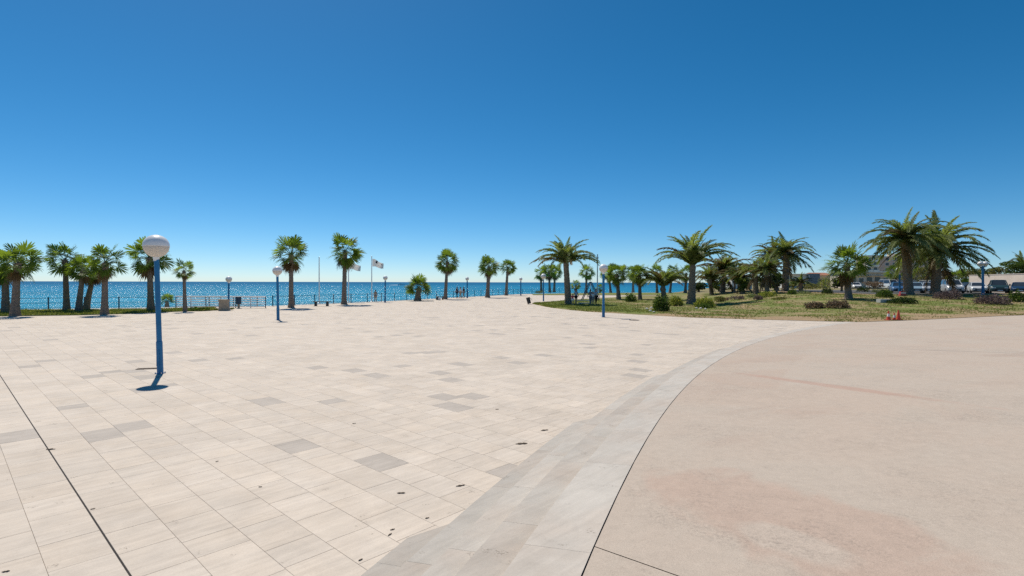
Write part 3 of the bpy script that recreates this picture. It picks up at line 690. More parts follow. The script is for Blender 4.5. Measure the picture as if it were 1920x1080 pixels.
shrub((1666, 558), 36, 17, 'bush_green', 'dense green bush left of the huge date palm trunk', 1500, 0.11, seed=20)
shrub((1702, 570), 58, 13, 'bush_dark', 'wide low dark bush in front of the huge date palm', 1700, 0.10, seed=21, lobes=5)
shrub((1790, 562), 52, 19, 'bush_purple', 'purple-brown rounded shrub in front of the silver car', 1700, 0.10, seed=22)
shrub((1878, 572), 64, 20, 'bush_purple', 'wide purple-brown shrub in front of the dark green car', 2200, 0.10, seed=23, lobes=5)
shrub((1916, 567), 30, 23, 'bush_green', 'green bush at the right edge of the picture', 1400, 0.10, seed=24)
shrub((365, 583), 44, 7, 'bush_green', 'low green ground cover by the slim palm and white railing', 900, 0.10, seed=25, group='low planting on the seafront strip')
shrub((1012, 550), 22, 6, 'bush_olive', 'low scrub under the far palms by the distant globe lamp', 400, 0.14, seed=26, group='low planting on the seafront strip')

def broad_tree(base, org, rxp, rzp, mat, label, n=2600, ls=0.2, depth=None, trunk_px=4, seed=0):
    rnd = random.Random(seed + 77); g = ground_at(*base) if depth is None else at_depth(base[0], base[1], depth); s = g.y / FPX; top = at_depth(org[0], org[1], g.y)
    root = empty('broadleaf_tree', g, 0, label, 'tree', 'leafy trees behind the garden'); h = top.z - g.z; rx, rz = rxp * s, rzp * s
    tb = MB(); tb.tube([(0, 0, -0.1), (0.05, 0, h * 0.35), (0.0, 0.05, h * 0.75)], [trunk_px * s * 0.6, trunk_px * s * 0.45, trunk_px * s * 0.3], 8)
    for q in range(6):
        a = q * 1.1; tb.tube([(0.02, 0, h * 0.4), (rx * 0.4 * math.cos(a), rx * 0.4 * math.sin(a), h * 0.8), (rx * 0.7 * math.cos(a), rx * 0.7 * math.sin(a), h + rz * 0.3 * math.sin(q))], [0.07, 0.05, 0.02], 5)
    tb.build('trunk', M['bark'], root)
    mb = MB(); cl = 11
    for q in range(cl):
        a = rnd.random() * 6.283; r = rnd.random() ** 0.5 * 0.72; d = rnd.uniform(-0.7, 0.75)
        leaf_cloud(mb, (rx * r * math.cos(a), rx * r * math.sin(a), h + rz * d), rx * 0.42, rx * 0.42, rz * 0.38, n // cl, ls, rnd, 0.2, False, False)
    mb.build('crown', M[mat], root); return root
for k_, (bx_, oy_, rx_, rz_, dp_, mt_, lb_) in enumerate([
  ((1310, 547), 538, 16, 8, 100, 'bush_dark', 'dark low tree right behind the arching date palm'), ((1348, 546), 535, 20, 9, 104, 'bush_green', 'green low tree behind the brownish date palm trunk'), ((1400, 545), 531, 22, 10, 108, 'bush_olive', 'olive low tree between the brownish and young date palms'), ((1436, 545), 531, 16, 9, 104, 'bush_dark', 'dark low tree far behind the pale dusty tree'), ((1486, 541), 533, 15, 6, 112, 'bush_green', 'green low tree in front of the white villa left end'),
  ((1608, 537), 519, 13, 7, 150, 'bush_dark', 'dark tree rising behind the shop row left end'), ((1655, 537), 516, 14, 9, 175, 'bush_green', 'green tree at the foot of the pink block'), ((1706, 537), 518, 20, 9, 160, 'bush_olive', 'olive tree behind the left giant palm trunk'), ((1748, 537), 519, 20, 9, 150, 'bush_green', 'green tree behind the right giant palm trunk'), ((1788, 537), 517, 16, 8, 165, 'bush_dark', 'dark distant tree above the silver car roof'), ((1812, 536), 515, 16, 8, 150, 'bush_brown', 'brownish distant tree left of the beige wall end'), ((1846, 533), 510, 16, 7, 140, 'bush_dark', 'dark distant tree behind the double-headed lamp')]):
    broad_tree(bx_, (bx_[0] + 1, oy_), rx_, rz_, mt_, lb_, 1500, 0.24, dp_, 4, 40 + k_)
broad_tree((1334, 552), (1334, 522), 21, 22, 'bush_olive', 'olive-green leafy tree left of the brownish date palm', seed=1)
broad_tree((1377, 549), (1376, 512), 20, 17, 'bush_dark', 'dark leafy tree right of the brownish date palm', seed=2)
broad_tree((1392, 551), (1390, 533), 13, 14, 'bush_green', 'small green tree behind the long lavender mound', 1600, 0.16, seed=3)
broad_tree((1440, 549), (1438, 512), 19, 26, 'bush_grey', 'pale dusty tree left of the twin date palms', 2800, seed=4)
broad_tree((1456, 548), (1458, 528), 16, 15, 'bush_green', 'green tree between the trunks of the twin date palms', 1800, seed=5)
broad_tree((1578, 545), (1576, 528), 16, 13, 'bush_dark', 'dark shady tree behind the shaggy fan palm', 1500, seed=6, depth=75)
broad_tree((1732, 538), (1732, 517), 20, 17, 'bush_olive', 'olive-coloured tree between the trunks of the two giant palms', 2200, seed=7, depth=95)
broad_tree((1768, 538), (1772, 520), 20, 13, 'bush_brown', 'reddish-brown tree right of the right giant palm trunk', 1600, 0.24, seed=8, depth=110)
broad_tree((1822, 535), (1826, 512), 24, 9, 'bush_olive', 'flat-topped tree behind the left end of the beige wall', 1500, 0.24, seed=9, depth=110)
broad_tree((1868, 530), (1868, 508), 20, 8, 'bush_olive', 'low tree crown showing over the beige wall', 1200, 0.22, seed=10, depth=95)
broad_tree((1905, 530), (1903, 503), 34, 13, 'bush_green', 'broad green tree over the beige wall at the right edge', 2600, 0.22, seed=11, depth=90)
broad_tree((1510, 540), (1516, 537), 30, 5, 'bush_olive', 'long scrubby hedge in front of the white villa', 1400, 0.2, seed=12, depth=100)
broad_tree((1640, 538), (1640, 534), 24, 6, 'bush_brown', 'dry hedge in front of the shop row', 1200, 0.2, seed=13, depth=112)

# ------------------------------------------------------------------ street lamps
def lamp(base, globe_c, rpx, label, post_px=None, lean=0.0, double=False, group='blue globe lamps'):
    g = ground_at(*base); s = g.y / FPX; t = at_depth(globe_c[0], globe_c[1], g.y); hz = t.z - g.z; r = rpx * s
    root = empty('street_lamp', g, 0, label, 'street lamp', group); pr = (post_px * s / 2) if post_px else 0.06
    lx_ = (t.x - g.x); f = lambda z: (lx_ * z / hz, 0, z); hn = hz - r * 0.98; sh = min(0.85, hz * 0.25)
    b = MB(); b.box((0, 0, 0.006), (pr * 2.9, pr * 2.9, 0.012)); bp = b.build('base_plate', M['blue_paint'], root)
    for i, j in ((-1, -1), (1, -1), (1, 1), (-1, 1)):
        MB().lathe([(0.016, 0), (0.016, 0.03), (0.008, 0.035)], 6).build('bolt', M['steel'], bp, (i * pr * 1.22, j * pr * 1.22, 0.012))
    MB().tube([f(0.01), f(sh), f(sh + 0.01)], [pr * 1.18, pr * 1.18, pr * 1.05], 16).build('post_sleeve', M['blue_paint'], root, smooth=False)
    MB().box((f(sh * 0.55)[0], -pr * 1.20, sh * 0.5), (pr * 1.1, 0.012, sh * 0.5)).build('access_door', M['blue_paint'], root)
    MB().tube([f(sh), f(hn)], [pr, pr * 0.96], 16).build('post', M['blue_paint'], root, smooth=False)
    heads = [(lx_, 0)] if not double else [(lx_ - r * 1.0, 0), (lx_ + r * 1.0, 0)]
    if double: MB().tube([(lx_ - r, 0, hz - r * 1.15), (lx_, 0, hn - r * .2), (lx_ + r, 0, hz - r * 1.15)], pr * 0.6, 8).build('arm', M['blue_paint'], root)
    for hx, hy in heads:
        MB().lathe([(pr * 1.0, -0.10 * r / .3), (pr * 1.25, 0), (pr * 0.9, 0.06 * r / .3)], 16).build('collar', M['white_paint'], root, (hx, hy, hz - r * 0.98))
        prof = [(r * math.sin(math.pi * (0.08 + 0.42 * i / 10)), -r * math.cos(math.pi * (0.08 + 0.42 * i / 10))) for i in range(11)]
        gl = MB().lathe(prof, 28).build('globe', M['globe'], root, (hx, hy, hz), smooth=True)
        prof = [(r * 1.012 * math.cos(math.pi / 2 * i / 10) + 0.001, r * 0.96 * math.sin(math.pi / 2 * i / 10)) for i in range(11)]
        MB().lathe([(r * 1.02, -0.012)] + prof, 28).build('shade', M['globe_top'], root, (hx, hy, hz), smooth=True)
        MB().lathe([(r * 0.16, -r * 0.8), (r * 0.16, -r * 0.3), (r * 0.26, -r * 0.2), (r * 0.26, r * 0.0), (r * 0.8, r * 0.05)], 14).build('lamp_holder', M['white_paint'], gl)
    return root
lamp((300.5, 701), (292.8, 461), 21.6, 'nearest blue lamp post with big white globe on the plaza', 9.0)
lamp((521.5, 600), (520, 507.5), 8.6, 'blue globe lamp on the plaza left of a tall fan palm, second nearest', 4.5)
lamp((428.5, 581), (429, 523.5), 5.6, 'blue globe lamp beside the beige stone plinth', 3.4)
lamp((722, 567), (722.5, 521), 4.2, 'blue globe lamp right of the flagpoles on the promenade', 2.8)
lamp((876, 559), (876, 522.5), 3.4, 'blue globe lamp beside the group of walkers', 2.4)
lamp((976.5, 554), (976.5, 523), 3.0, 'farthest small blue globe lamp at the sea fence', 2.2)
lamp((1131.5, 595), (1131.5, 503), 8.2, 'blue globe lamp on the paving edge in front of the lawn', 4.6)
lamp((1019, 565), (1019, 518), 5.0, 'thin globe lamp beyond the dark litter bin', 2.2)
lamp((1687, 551), (1687, 506.5), 6.0, 'white globe lamp just left of the huge date palm trunk', 3.0)
lamp((1843, 553), (1843, 494.5), 4.6, 'double-headed lamp among the parked cars before the beige wall', 4.0, double=True)

# ------------------------------------------------------------------ sea fence, railing, flagpoles
def fence(label, pts, group='sea fences'):
    root = empty('sea_fence', (*pts[0], 0.02), 0, label, 'fence', group); o0 = Vector((*pts[0], 0)); prev = None
    pm = MB().box((0, 0, 0.52), (0.07, 0.07, 1.04)).mesh('post', M['blue_dark'])
    for a, b_ in zip(pts, pts[1:]):
        a, b_ = Vector((*a, 0)), Vector((*b_, 0)); n = max(1, round((b_ - a).length / 2.4))
        for i in range(n + 1):
            p = a.lerp(b_, i / n) - o0
            if prev is not None and (p - prev).length < 0.1: continue
            link('post', pm, root, p)
            if prev is not None:
                for z in (0.12, 0.55, 0.96): MB().tube([prev + Vector((0, 0, z)), p + Vector((0, 0, z))], 0.012 if z < .9 else 0.018, 5).build('rail', M['blue_dark'], root)
            prev = p
ins = lambda x: (x, coast(x) - 0.75)
fence('thin dark blue fence behind the left fan palms on the seafront', [ins(x) for x in (-62, -60, -39, -30, -24.5)])
fence('thin dark blue fence along the promenade from white railing to far palms', [ins(x) for x in (-23.4, -17, -13.7, -8.9, 2.1, 20)])
g = ground_at(330, 577.2); 
root = empty('white_railing', g, 0, 'white horizontal-bar railing by the beige plinth and litter bin', 'railing')
xr = [at_depth(px, 570, g.y).x - g.x for px in (330, 358, 386, 414, 442, 470, 498)]
for i, x in enumerate(xr): MB().box((x, 0, 0.5), (0.06, 0.06, 1.0)).build('post', M['white_paint'] if i % 2 else M['blue_dark'], root)
for a, b_ in zip(xr, xr[1:]):
    for z, r_ in ((0.14, 0.045), (0.36, 0.045), (0.58, 0.045), (0.78, 0.045), (1.02, 0.075)): MB().tube([(a, 0, z), (b_, 0, z)], r_, 6).build('rail', M['white_paint'], root)

M['flag'] = None
def make_flag(name, stripe):
    b = NB(name); U = b.obj(); x = b.n('SeparateXYZ'); b.put(x.inputs[0], U)
    blot = b.ramp(b.noise(2.6, 3, 0.5, U), (0.63, 0.0), (0.66, 1.0))
    cc = b.mix(blot, (0.85, 0.82, 0.79), stripe); p = b.principled(cc, 0.8, 0, None, 0.1)
    t = b.n('BsdfTranslucent'); b.put(t.inputs['Color'], cc); mx = b.n('MixShader'); mx.inputs[0].default_value = 0.5
    b.t.links.new(p.outputs[0], mx.inputs[1]); b.t.links.new(t.outputs[0], mx.inputs[2]); b.t.links.new(mx.outputs[0], b.out.inputs[0]); return b.m
FL1, FL2 = make_flag('dark_marked_white_flag', (0.05, 0.045, 0.05)), make_flag('pale_pink_flag', (0.62, 0.40, 0.36))
def flagpole(base, top, label, flag=None, fmat=None):
    g = ground_at(*base); t = at_depth(*top, g.y); h = t.z - g.z; root = empty('flagpole', g, 0, label, 'flagpole', 'white flagpoles on the promenade')
    MB().tube([(0, 0, 0), (0, 0, h * .5), (0, 0, h)], [0.075, 0.06, 0.045], 10).build('pole', M['white_paint'], root)
    MB().lathe([(0.05, 0), (0.07, 0.05), (0.05, 0.10), (0.01, 0.12)], 10).build('finial', M['steel'], root, (0, 0, h))
    MB().lathe([(0.2, 0), (0.2, 0.06), (0.1, 0.1)], 12).build('base_plate', M['steel'], root)
    if flag:
        fr = empty('flag', g + Vector((0.08, 0, 0)), 0, flag, 'flag', 'flags'); s = g.y / FPX; w_, hh = 1.35, 0.95; vs, fs = [], []; nx, nz = 12, 7
        for th in (0, 1):
            for i in range(nx + 1):
                for j in range(nz + 1):
                    u, v = i / nx, j / nz; vs.append((u * w_, 0.12 * math.sin(u * 9 + v * 2) * u + th * 0.006, h - 0.2 - v * hh * (1 - 0.35 * u) - 0.62 * u ** 1.2 + 0.05 * math.sin(u * 7)))
        no = (nx + 1) * (nz + 1)
        for i in range(nx):
            for j in range(nz): q = i * (nz + 1) + j; fs.append((q, q + 1, q + nz + 2, q + nz + 1)); fs.append((no + q, no + q + nz + 1, no + q + nz + 2, no + q + 1))
        me = bpy.data.meshes.new('cloth'); me.from_pydata(vs, [], fs); me.materials.append(fmat); link('cloth', me, fr)
flagpole((598.5, 569), (598.5, 484), 'bare white flagpole between the two tall fan palms')
flagpole((653.5, 567), (653.5, 486), 'flagpole close behind the tall fan palm, carrying a pale flag', 'pale pinkish flag half behind the fan palm leaves', FL2)
flagpole((697, 566), (696, 482), 'rightmost white flagpole, standing clear of the palms', 'white flag with dark marks flying right of its pole', FL1)

# ------------------------------------------------------------------ benches, bins, plinth, mast, swing
def bench(base, wpx, label):
    g = ground_at(*base); s = g.y / FPX; w_ = wpx * s; root = empty('bench', g, 0, label, 'bench', 'backless benches on the promenade')
    for q in range(3): MB().box((0, -0.17 + 0.17 * q, 0.44), (w_, 0.14, 0.06)).build('seat_slat', M['beige_stone'] if q else M['dark_metal'], root)
    for x in (-0.32, 0.32): MB().box((x * w_, 0, 0.205), (0.16, 0.40, 0.41), taper=0.85).build('leg', M['dark_metal'], root)
bench((603, 574), 34, 'backless dark bench between the two tall fan palms')
bench((825, 562), 16, 'short low bench at the foot of the slender fan palm')
g = ground_at(820, 562.5); bk = empty('backpack', g, 0.3, 'small dark bag on the ground by the slender fan palm', 'bag')
mbk = MB(); mbk.lathe([(0.14, 0), (0.19, 0.06), (0.20, 0.25), (0.16, 0.40), (0.06, 0.46)], 12); mbk.build('bag_body', M['dark_metal'], bk)
MB().lathe([(0.10, 0), (0.12, 0.04), (0.11, 0.2), (0.05, 0.22)], 10).build('front_pocket', M['blue_dark'], bk, (0, -0.15, 0.03)); MB().tube([(-0.05, 0, 0.44), (0, 0, 0.52), (0.05, 0, 0.44)], 0.012, 6).build('handle', M['dark_metal'], bk)
g = ground_at(832, 562.5); bx = empty('cool_box', ground_at(824, 563), 0.1, 'small white cool box on the paving by the slender fan palm', 'cool box')
MB().box((0, 0, 0.15), (0.30, 0.24, 0.30), taper=1.06).build('box_body', M['white_paint'], bx); MB().box((0, 0, 0.325), (0.33, 0.27, 0.05), taper=.95).build('lid', M['white_paint'], bx); MB().tube([(-.15, 0, .3), (-.12, 0, .42), (.12, 0, .42), (.15, 0, .3)], 0.012, 6).build('handle', M['dark_metal'], bx)
g = ground_at(447.5, 578.5); lb = empty('litter_bin', g, 0, 'dark blue litter bin on a pale foot by the white railing', 'litter bin', 'litter bins')
MB().tube([(0, 0, 0), (0, 0, 0.42)], 0.10, 10).build('foot', M['beige_stone'], lb)
MB().lathe([(0.19, 0.38), (0.22, 0.42), (0.225, 0.95), (0.235, 0.97), (0.235, 1.0), (0.20, 1.0), (0.19, 0.8)], 18).build('bucket', M['blue_dark'], lb)
MB().lathe([(0.24, 1.0), (0.245, 1.03), (0.22, 1.05), (0.2, 1.02)], 18).build('rim', M['dark_metal'], lb)
g = ground_at(990, 570.5); lb = empty('litter_bin', g, 0, 'tilted dark litter bin on the paving by the lawn tip', 'litter bin', 'litter bins')
MB().tube([(0, 0, 0), (0, 0, 0.6)], 0.05, 8).build('foot', M['dark_metal'], lb)
b_o = MB().lathe([(0.17, -0.36), (0.20, -0.32), (0.215, 0.30), (0.22, 0.33), (0.18, 0.33), (0.17, 0.1)], 18).build('bucket', M['dark_metal'], lb, (0.06, 0, 0.42)); b_o.rotation_euler = (0, R(-14), 0)
b_o = MB().tube([(0.18, 0, 0.25), (0.34, 0, 0.12), (0.38, 0, -0.02)], 0.02, 6).build('lid', M['dark_metal'], lb, (0.06, 0, 0.42))
g = ground_at(420, 582.5); pl = empty('stone_plinth', g, 0, 'beige stone plinth block beside a blue lamp and white railing', 'plinth')
MB().box((0, 0, 0.42), (0.62, 0.5, 0.84)).build('block', M['beige_stone'], pl); MB().box((0, 0, 0.885), (0.72, 0.6, 0.09)).build('cap', M['beige_stone'], pl); MB().box((0, 0, 0.03), (0.7, 0.58, 0.08)).build('base_course', M['beige_stone'], pl)
g = ground_at(1120, 549); t = at_depth(1120, 479, g.y); h = t.z - g.z
ms = empty('camera_mast', g, 0, 'tall slim grey mast with two dark boxes behind the swing', 'mast')
MB().tube([(0, 0, 0), (0, 0, h)], [0.16, 0.09], 10).build('pole', M['steel'], ms)
for k, z in enumerate((0.93, 0.80)):
    q = MB().box((0, -0.05, h * z + 0.1), (0.42, 0.4, 0.42), taper=.9).build('speaker', M['dark_metal'], ms); MB().box((0, -0.26, h * z + 0.1), (0.3, 0.02, 0.3)).build('grille', M['steel'], q)
MB().lathe([(0.12, 0), (0.14, 0.1), (0.08, 0.25), (0.02, 0.3)], 8).build('beacon', M['dark_metal'], ms, (0, 0, h))
g = ground_at(1106, 563); s = g.y / FPX
sw = empty('swing_set', g, R(-12), 'dark blue A-frame swing with people gathered round its legs', 'swing'); hh = 34 * s; hw = 16 * s
for yy in (0, 2.6):
    for sg in (-1, 1): MB().tube([(sg * hw, yy, 0), (sg * 0.06, yy, hh)], 0.055, 8).build('leg', M['blue_dark'], sw)
    MB().tube([(-hw * .62, yy, hh * .38), (hw * .62, yy, hh * .38)], 0.03, 6).build('brace', M['blue_dark'], sw)
MB().tube([(0, -0.15, hh), (0, 2.75, hh)], 0.06, 8).build('top_bar', M['blue_dark'], sw)
for yy in (0.8, 1.8):
    st_ = MB().box((0, yy, 0.48), (0.2, 0.45, 0.04)).build('seat', M['dark_metal'], sw)
    for e_ in (-.2, .2): MB().tube([(0, yy + e_, 0.5), (0, yy + e_, hh)], 0.012, 4).build('chain', M['steel'], st_)
for (pa, pb2, lbl) in (((1083, 564.5), (1106, 564.5), 'pale low kerb behind the people at the swing'), ((1084, 570), (1107, 570), 'pale low kerb in front of the swing, by the people')):
    a, b_ = ground_at(*pa), ground_at(*pb2); k_ = empty('kerb', (a + b_) / 2, 0, lbl, 'kerb', 'kerbs of the play area'); l_ = (b_ - a).length
    for q in range(3): MB().box(((q - 1) * l_ / 3, 0, 0.06), (l_ / 3 - 0.02, 0.18, 0.16)).build('kerbstone', M['kerb'], k_)
a = ground_at(1661, 567); lw = empty('low_wall', a, R(8), 'low beige concrete bench wall on the lawn by the dark bush', 'wall')
for q in range(2): MB().box(((q - .5) * 0.72, 0, 0.13), (0.71, 0.45, 0.30)).build('block', M['kerb'], lw)

# traffic cones
def cone(base, hpx, label, bands, tilt=0):
    g = ground_at(*base); s = g.y / FPX; h = hpx * s; root = empty('traffic_cone', g, 0.3, label, 'traffic cone', 'traffic cones at the lawn edge')
    MB().box((0, 0, 0.016), (h * .58, h * .58, 0.032)).build('base', M['cone_orange'], root)
    f = lambda t: h * (0.215 - 0.165 * t)
    MB().lathe([(f(0), 0.032), (f(.25), h * .25), (f(.5), h * .5), (f(.75), h * .75), (f(1), h), (f(1) * .6, h * 0.99)], 18).build('cone_body', M['cone_orange'], root)
    for a, b_ in bands: MB().lathe([(f(a) + .003, h * a), (f(b_) + .003, h * b_)], 18).build('band', M['cone_white'], root)
cone((1666, 600), 17.5, 'leftmost of three orange cones, with a broad white band', [(0.38, 0.68)])
cone((1676.5, 600.5), 13.5, 'shorter middle one of three orange cones, white banded', [(0.35, 0.7)])
cone((1684.5, 600), 18.5, 'rightmost of three orange cones, plain orange without band', [])

# white stones on the soil
rnd = random.Random(21)
for i, (px, py, sz, lbl) in enumerate([(1213, 580, 6, 'leftmost pale stone at the lawn edge near the big bush'), (1221, 578, 5, 'small pale stone second from left by the big bush'), (1220, 584, 6, 'pale stone nearest the paving left of the big bush'), (1230, 581, 6, 'pale stone touching the left side of the big bush'),
                                  (1306, 579, 5, 'pale stone just right of the arching date palm foot'), (1314, 579, 5, 'pale stone second right of the arching date palm foot'), (1323, 580, 5, 'pale stone farthest right in front of the spiky bed'), (1226, 586, 5, 'pale stone below the others in front of the big bush')]):
    g = ground_at(px, py); s = g.y / FPX; bm = bmesh.new(); bmesh.ops.create_icosphere(bm, subdivisions=2, radius=sz * s / 2)
    for v in bm.verts: v.co *= 1 + 0.35 * noise.noise(v.co * 6 + Vector((i * 3, 0, 0))); v.co.z *= 0.7
    o = bm_obj('stone', bm, M['white_stone']); o.location = g + Vector((0, 0, sz * s * 0.18)); tag(o, lbl, 'stone', 'pale stones edging the lawn')

# dry leaves and small bits on the paving, access covers
M['leaf_litter'] = simple('dry_leaf_litter', (0.12, 0.085, 0.055), 0.9, 0, 0.4, 20)
def dry_leaf(px, py, lpx, label, rz):
    g = ground_at(px, py); s = g.length / FPX; L = lpx * s; vs, fs = [], []; n = 7
    for i in range(n + 1):
        u = i / n; w_ = L * 0.15 * math.sin(math.pi * clamp(u, .04, .96)) ** 0.7 * (0.7 + 0.6 * abs(noise.noise((px * .37 + u * 7, py * .2, 0.5))) + 0.35 * math.sin(u * 13 + px))
        for q in (-1, 0, 1): vs.append(((u - .5) * L, q * w_, 0.003 + (abs(q) * 0.25 * w_) + 0.03 * L * (u - .5) ** 2))
    for i in range(n):
        for q in range(2): a = i * 3 + q; fs.append((a, a + 3, a + 4, a + 1))
    me = bpy.data.meshes.new('dry_leaf'); me.from_pydata(vs, [], fs); me.materials.append(M['leaf_litter'])
    o = link('dry_leaf', me); o.location = g + Vector((0, 0, 0.004)); o.rotation_euler = (0, 0, rz); tag(o, label, 'leaf', 'dry leaves on the paving')
    sm = o.modifiers.new('s', 'SOLIDIFY'); sm.thickness = 0.004
for a in [(978, 832.5, 23, 'largest curled dry leaf beside the grey steps', 0.2), (1021, 808, 15, 'dry leaf farthest up the edge of the grey steps', 0.35), (863, 912, 17, 'dry leaf at the steps edge beside a grey tile', 0.4), (752, 926, 15, 'dry leaf on the corner of the large grey tile', 0.1),
          (736, 994, 9, 'small dry leaf below the large grey tile, upper of two', 0.6), (731, 1003, 10, 'small dry leaf below the large grey tile, lower of two', 1.1), (932, 768, 7, 'lone dark speck of leaf in the middle of the plaza', 0.2), (801, 973, 8, 'tiny dry leaf right at the lower steps edge', 0.5),
          (11, 1073, 9, 'dry leaf on the grey tile in the lower left corner', 0.4), (407, 866, 5, 'tiny leaf speck left of centre among pale tiles', 0.9), (488, 914, 6, 'tiny leaf speck on a tile joint left of centre', 0.1), (174, 955, 6, 'tiny leaf speck right beside the dark joint line', 0.7), (95, 844, 12, 'bit of dry weed growing on the dark joint line', 0.1),
          (664, 795, 7, 'leaf speck on the edge of a grey tile past the plaza middle', 0.5), (676, 1052, 9, 'dark leaf crumb near the bottom end of the steps', 0.9)]: dry_leaf(*a)
g = ground_at(276, 692); ac = empty('access_cover', g + Vector((0, 0, 0.004)), math.atan2(TILE_N.y, TILE_N.x) - 0.55, 'narrow rusty access cover left of the nearest lamp foot', 'access cover')
M['rust'] = simple('rusty_iron', (0.13, 0.095, 0.07), 0.85, 0.2, 0.35, 14)
MB().box((0, 0, 0.004), (0.50, 0.17, 0.012)).build('frame', M['rust'], ac)
for q in range(5): MB().box((-0.19 + q * 0.095, 0, 0.012), (0.07, 0.12, 0.008)).build('bar', M['rust'], ac)
g = ground_at(1189, 600.5); ac = empty('drain_cover', g + Vector((0, 0, 0.005)), 0, 'round dark drain cover on the paving right of the paving-edge lamp', 'drain cover')
MB().lathe([(0.33, 0), (0.33, 0.012), (0.29, 0.014)], 24).build('frame', M['dark_metal'], ac); MB().lathe([(0.27, 0.006), (0.27, 0.018), (0.02, 0.02)], 20).build('lid', M['rust'], ac)

# ------------------------------------------------------------------ buildings beyond the garden
M['wall_white'] = simple('white_render', (0.84, 0.82, 0.78), 0.9, 0, 0.08, 1, 0.2); M['wall_pink'] = simple('terracotta_render', (0.74, 0.52, 0.43), 0.9, 0, 0.10, 0.6, 0.2)
M['wall_cream'] = simple('cream_render', (0.80, 0.68, 0.57), 0.9, 0, 0.10, 0.8, 0.2); M['wall_sand'] = simple('sand_render', (0.70, 0.54, 0.42), 0.9, 0, 0.08, 0.7, 0.2)
M['wall_grey'] = simple('blue_grey_shaded_wall_and_doors', (0.17, 0.22, 0.27), 0.7, 0, 0.1, 1, 0.3); M['roof'] = simple('clay_roof', (0.36, 0.16, 0.10), 0.85, 0, 0.2, 2, 0.2); M['wall_beige'] = simple('beige_garden_wall', (0.72, 0.60, 0.50), 0.9, 0, 0.07, 0.5, 0.2)  # wall_grey: bluish shade of the villa gable as colour; also plain door grey
M['glass'] = simple('window_glass', (0.03, 0.04, 0.05), 0.12, 0, 0.2, 1, 0.6)
def window(parent, x, y, z, w_, h, sill=True):
    f = MB(); t = 0.07
    for c, sz in (((x, y - .03, z + h / 2), (w_, .08, t)), ((x, y - .03, z - h / 2), (w_, .08, t)), ((x - w_ / 2 + t / 2, y - .033, z), (t, .08, h)), ((x + w_ / 2 - t / 2, y - .033, z), (t, .08, h))): f.box(c, sz)
    fo = f.build('window', M['white_paint'], parent); MB().box((x, y - 0.015, z), (w_ - t, 0.02, h - t)).build('pane', M['glass'], fo)
    if sill: MB().box((x, y - .07, z - h / 2 - 0.06), (w_ + .16, .16, .07)).build('sill', M['wall_white'], fo)
def loc_px(px0, px1, Y, z0): x0, x1 = at_depth(px0, 530, Y).x, at_depth(px1, 530, Y).x; return (x0 + x1) / 2, x1 - x0
GZ = 1.02
# pink apartment block
Y = 250; cx_, w_ = loc_px(1630, 1748, Y, 0); ztop = at_depth(1690, 478, Y).z; h = ztop - 0.5
bl = empty('apartment_block', (cx_, Y, 0.5), R(-16), 'tall terracotta-pink apartment block behind the two giant palms', 'building')
wl_ = w_ * 0.20
MB().box((w_ * 0.10, 7, h * .47), (w_ * 0.80, 14, h * .94)).build('wall', M['wall_pink'], bl)
MB().box((-w_ / 2 + wl_ / 2, 6.3, h * .5), (wl_, 13, h)).build('stair_tower', M['wall_cream'], bl)
MB().box((w_ * 0.04, 8, h * .94 + 0.9), (w_ * .22, 6, 1.8)).build('penthouse', M['wall_cream'], bl); MB().box((w_ * .10, 7, h * .94 + .2), (w_ * .82, 14.4, .4)).build('parapet', M['wall_cream'], bl); MB().box((w_ * 0.40, 7.5, h * .94 + 1.0), (w_ * .14, 5, 2)).build('roof_hut', M['wall_pink'], bl)
nf = 6
for fl in range(nf):
    z = h * .94 * (fl + .55) / nf
    for q in range(2): MB().box((-w_ / 2 + wl_ * (0.28 + .45 * q), -0.9, z - .8), (wl_ * .40, 1.4, 0.9)).build('balcony', M['wall_white'], bl); window(bl, -w_ / 2 + wl_ * (.28 + .45 * q), -0.2, z + .35, 1.5, 1.3, False)
    for q in range(7): window(bl, -w_ * .24 + w_ * .70 * (q + .5) / 7, 0, z, 1.5, 1.3)
# shop row
Y = 135; cx_, w_ = loc_px(1592, 1668, Y, 0); h = at_depth(1630, 511, Y).z - GZ
bl = empty('shop_row', (cx_, Y, GZ), 0, 'long low cream shop row with dark openings right of the shaggy fan palm', 'building')
MB().box((0, 4, h / 2), (w_, 8, h)).build('wall', M['wall_cream'], bl); MB().box((0, 3.6, h + .14), (w_ + .6, 9.4, .28)).build('roof', M['wall_white'], bl)
for q in range(5):
    x = -w_ / 2 + w_ * (q + .5) / 5
    if q in (0, 2, 3): MB().box((x, -0.03, h * .36), (1.3, .1, h * .70)).build('door', M['glass'] if q else M['wall_grey'], bl)
    else: window(bl, x, 0, h * .5, 1.3, 1.2)
    MB().box((x, -.6, h * .80), (1.7, 1.2, .08)).build('awning', M['wall_sand'], bl)
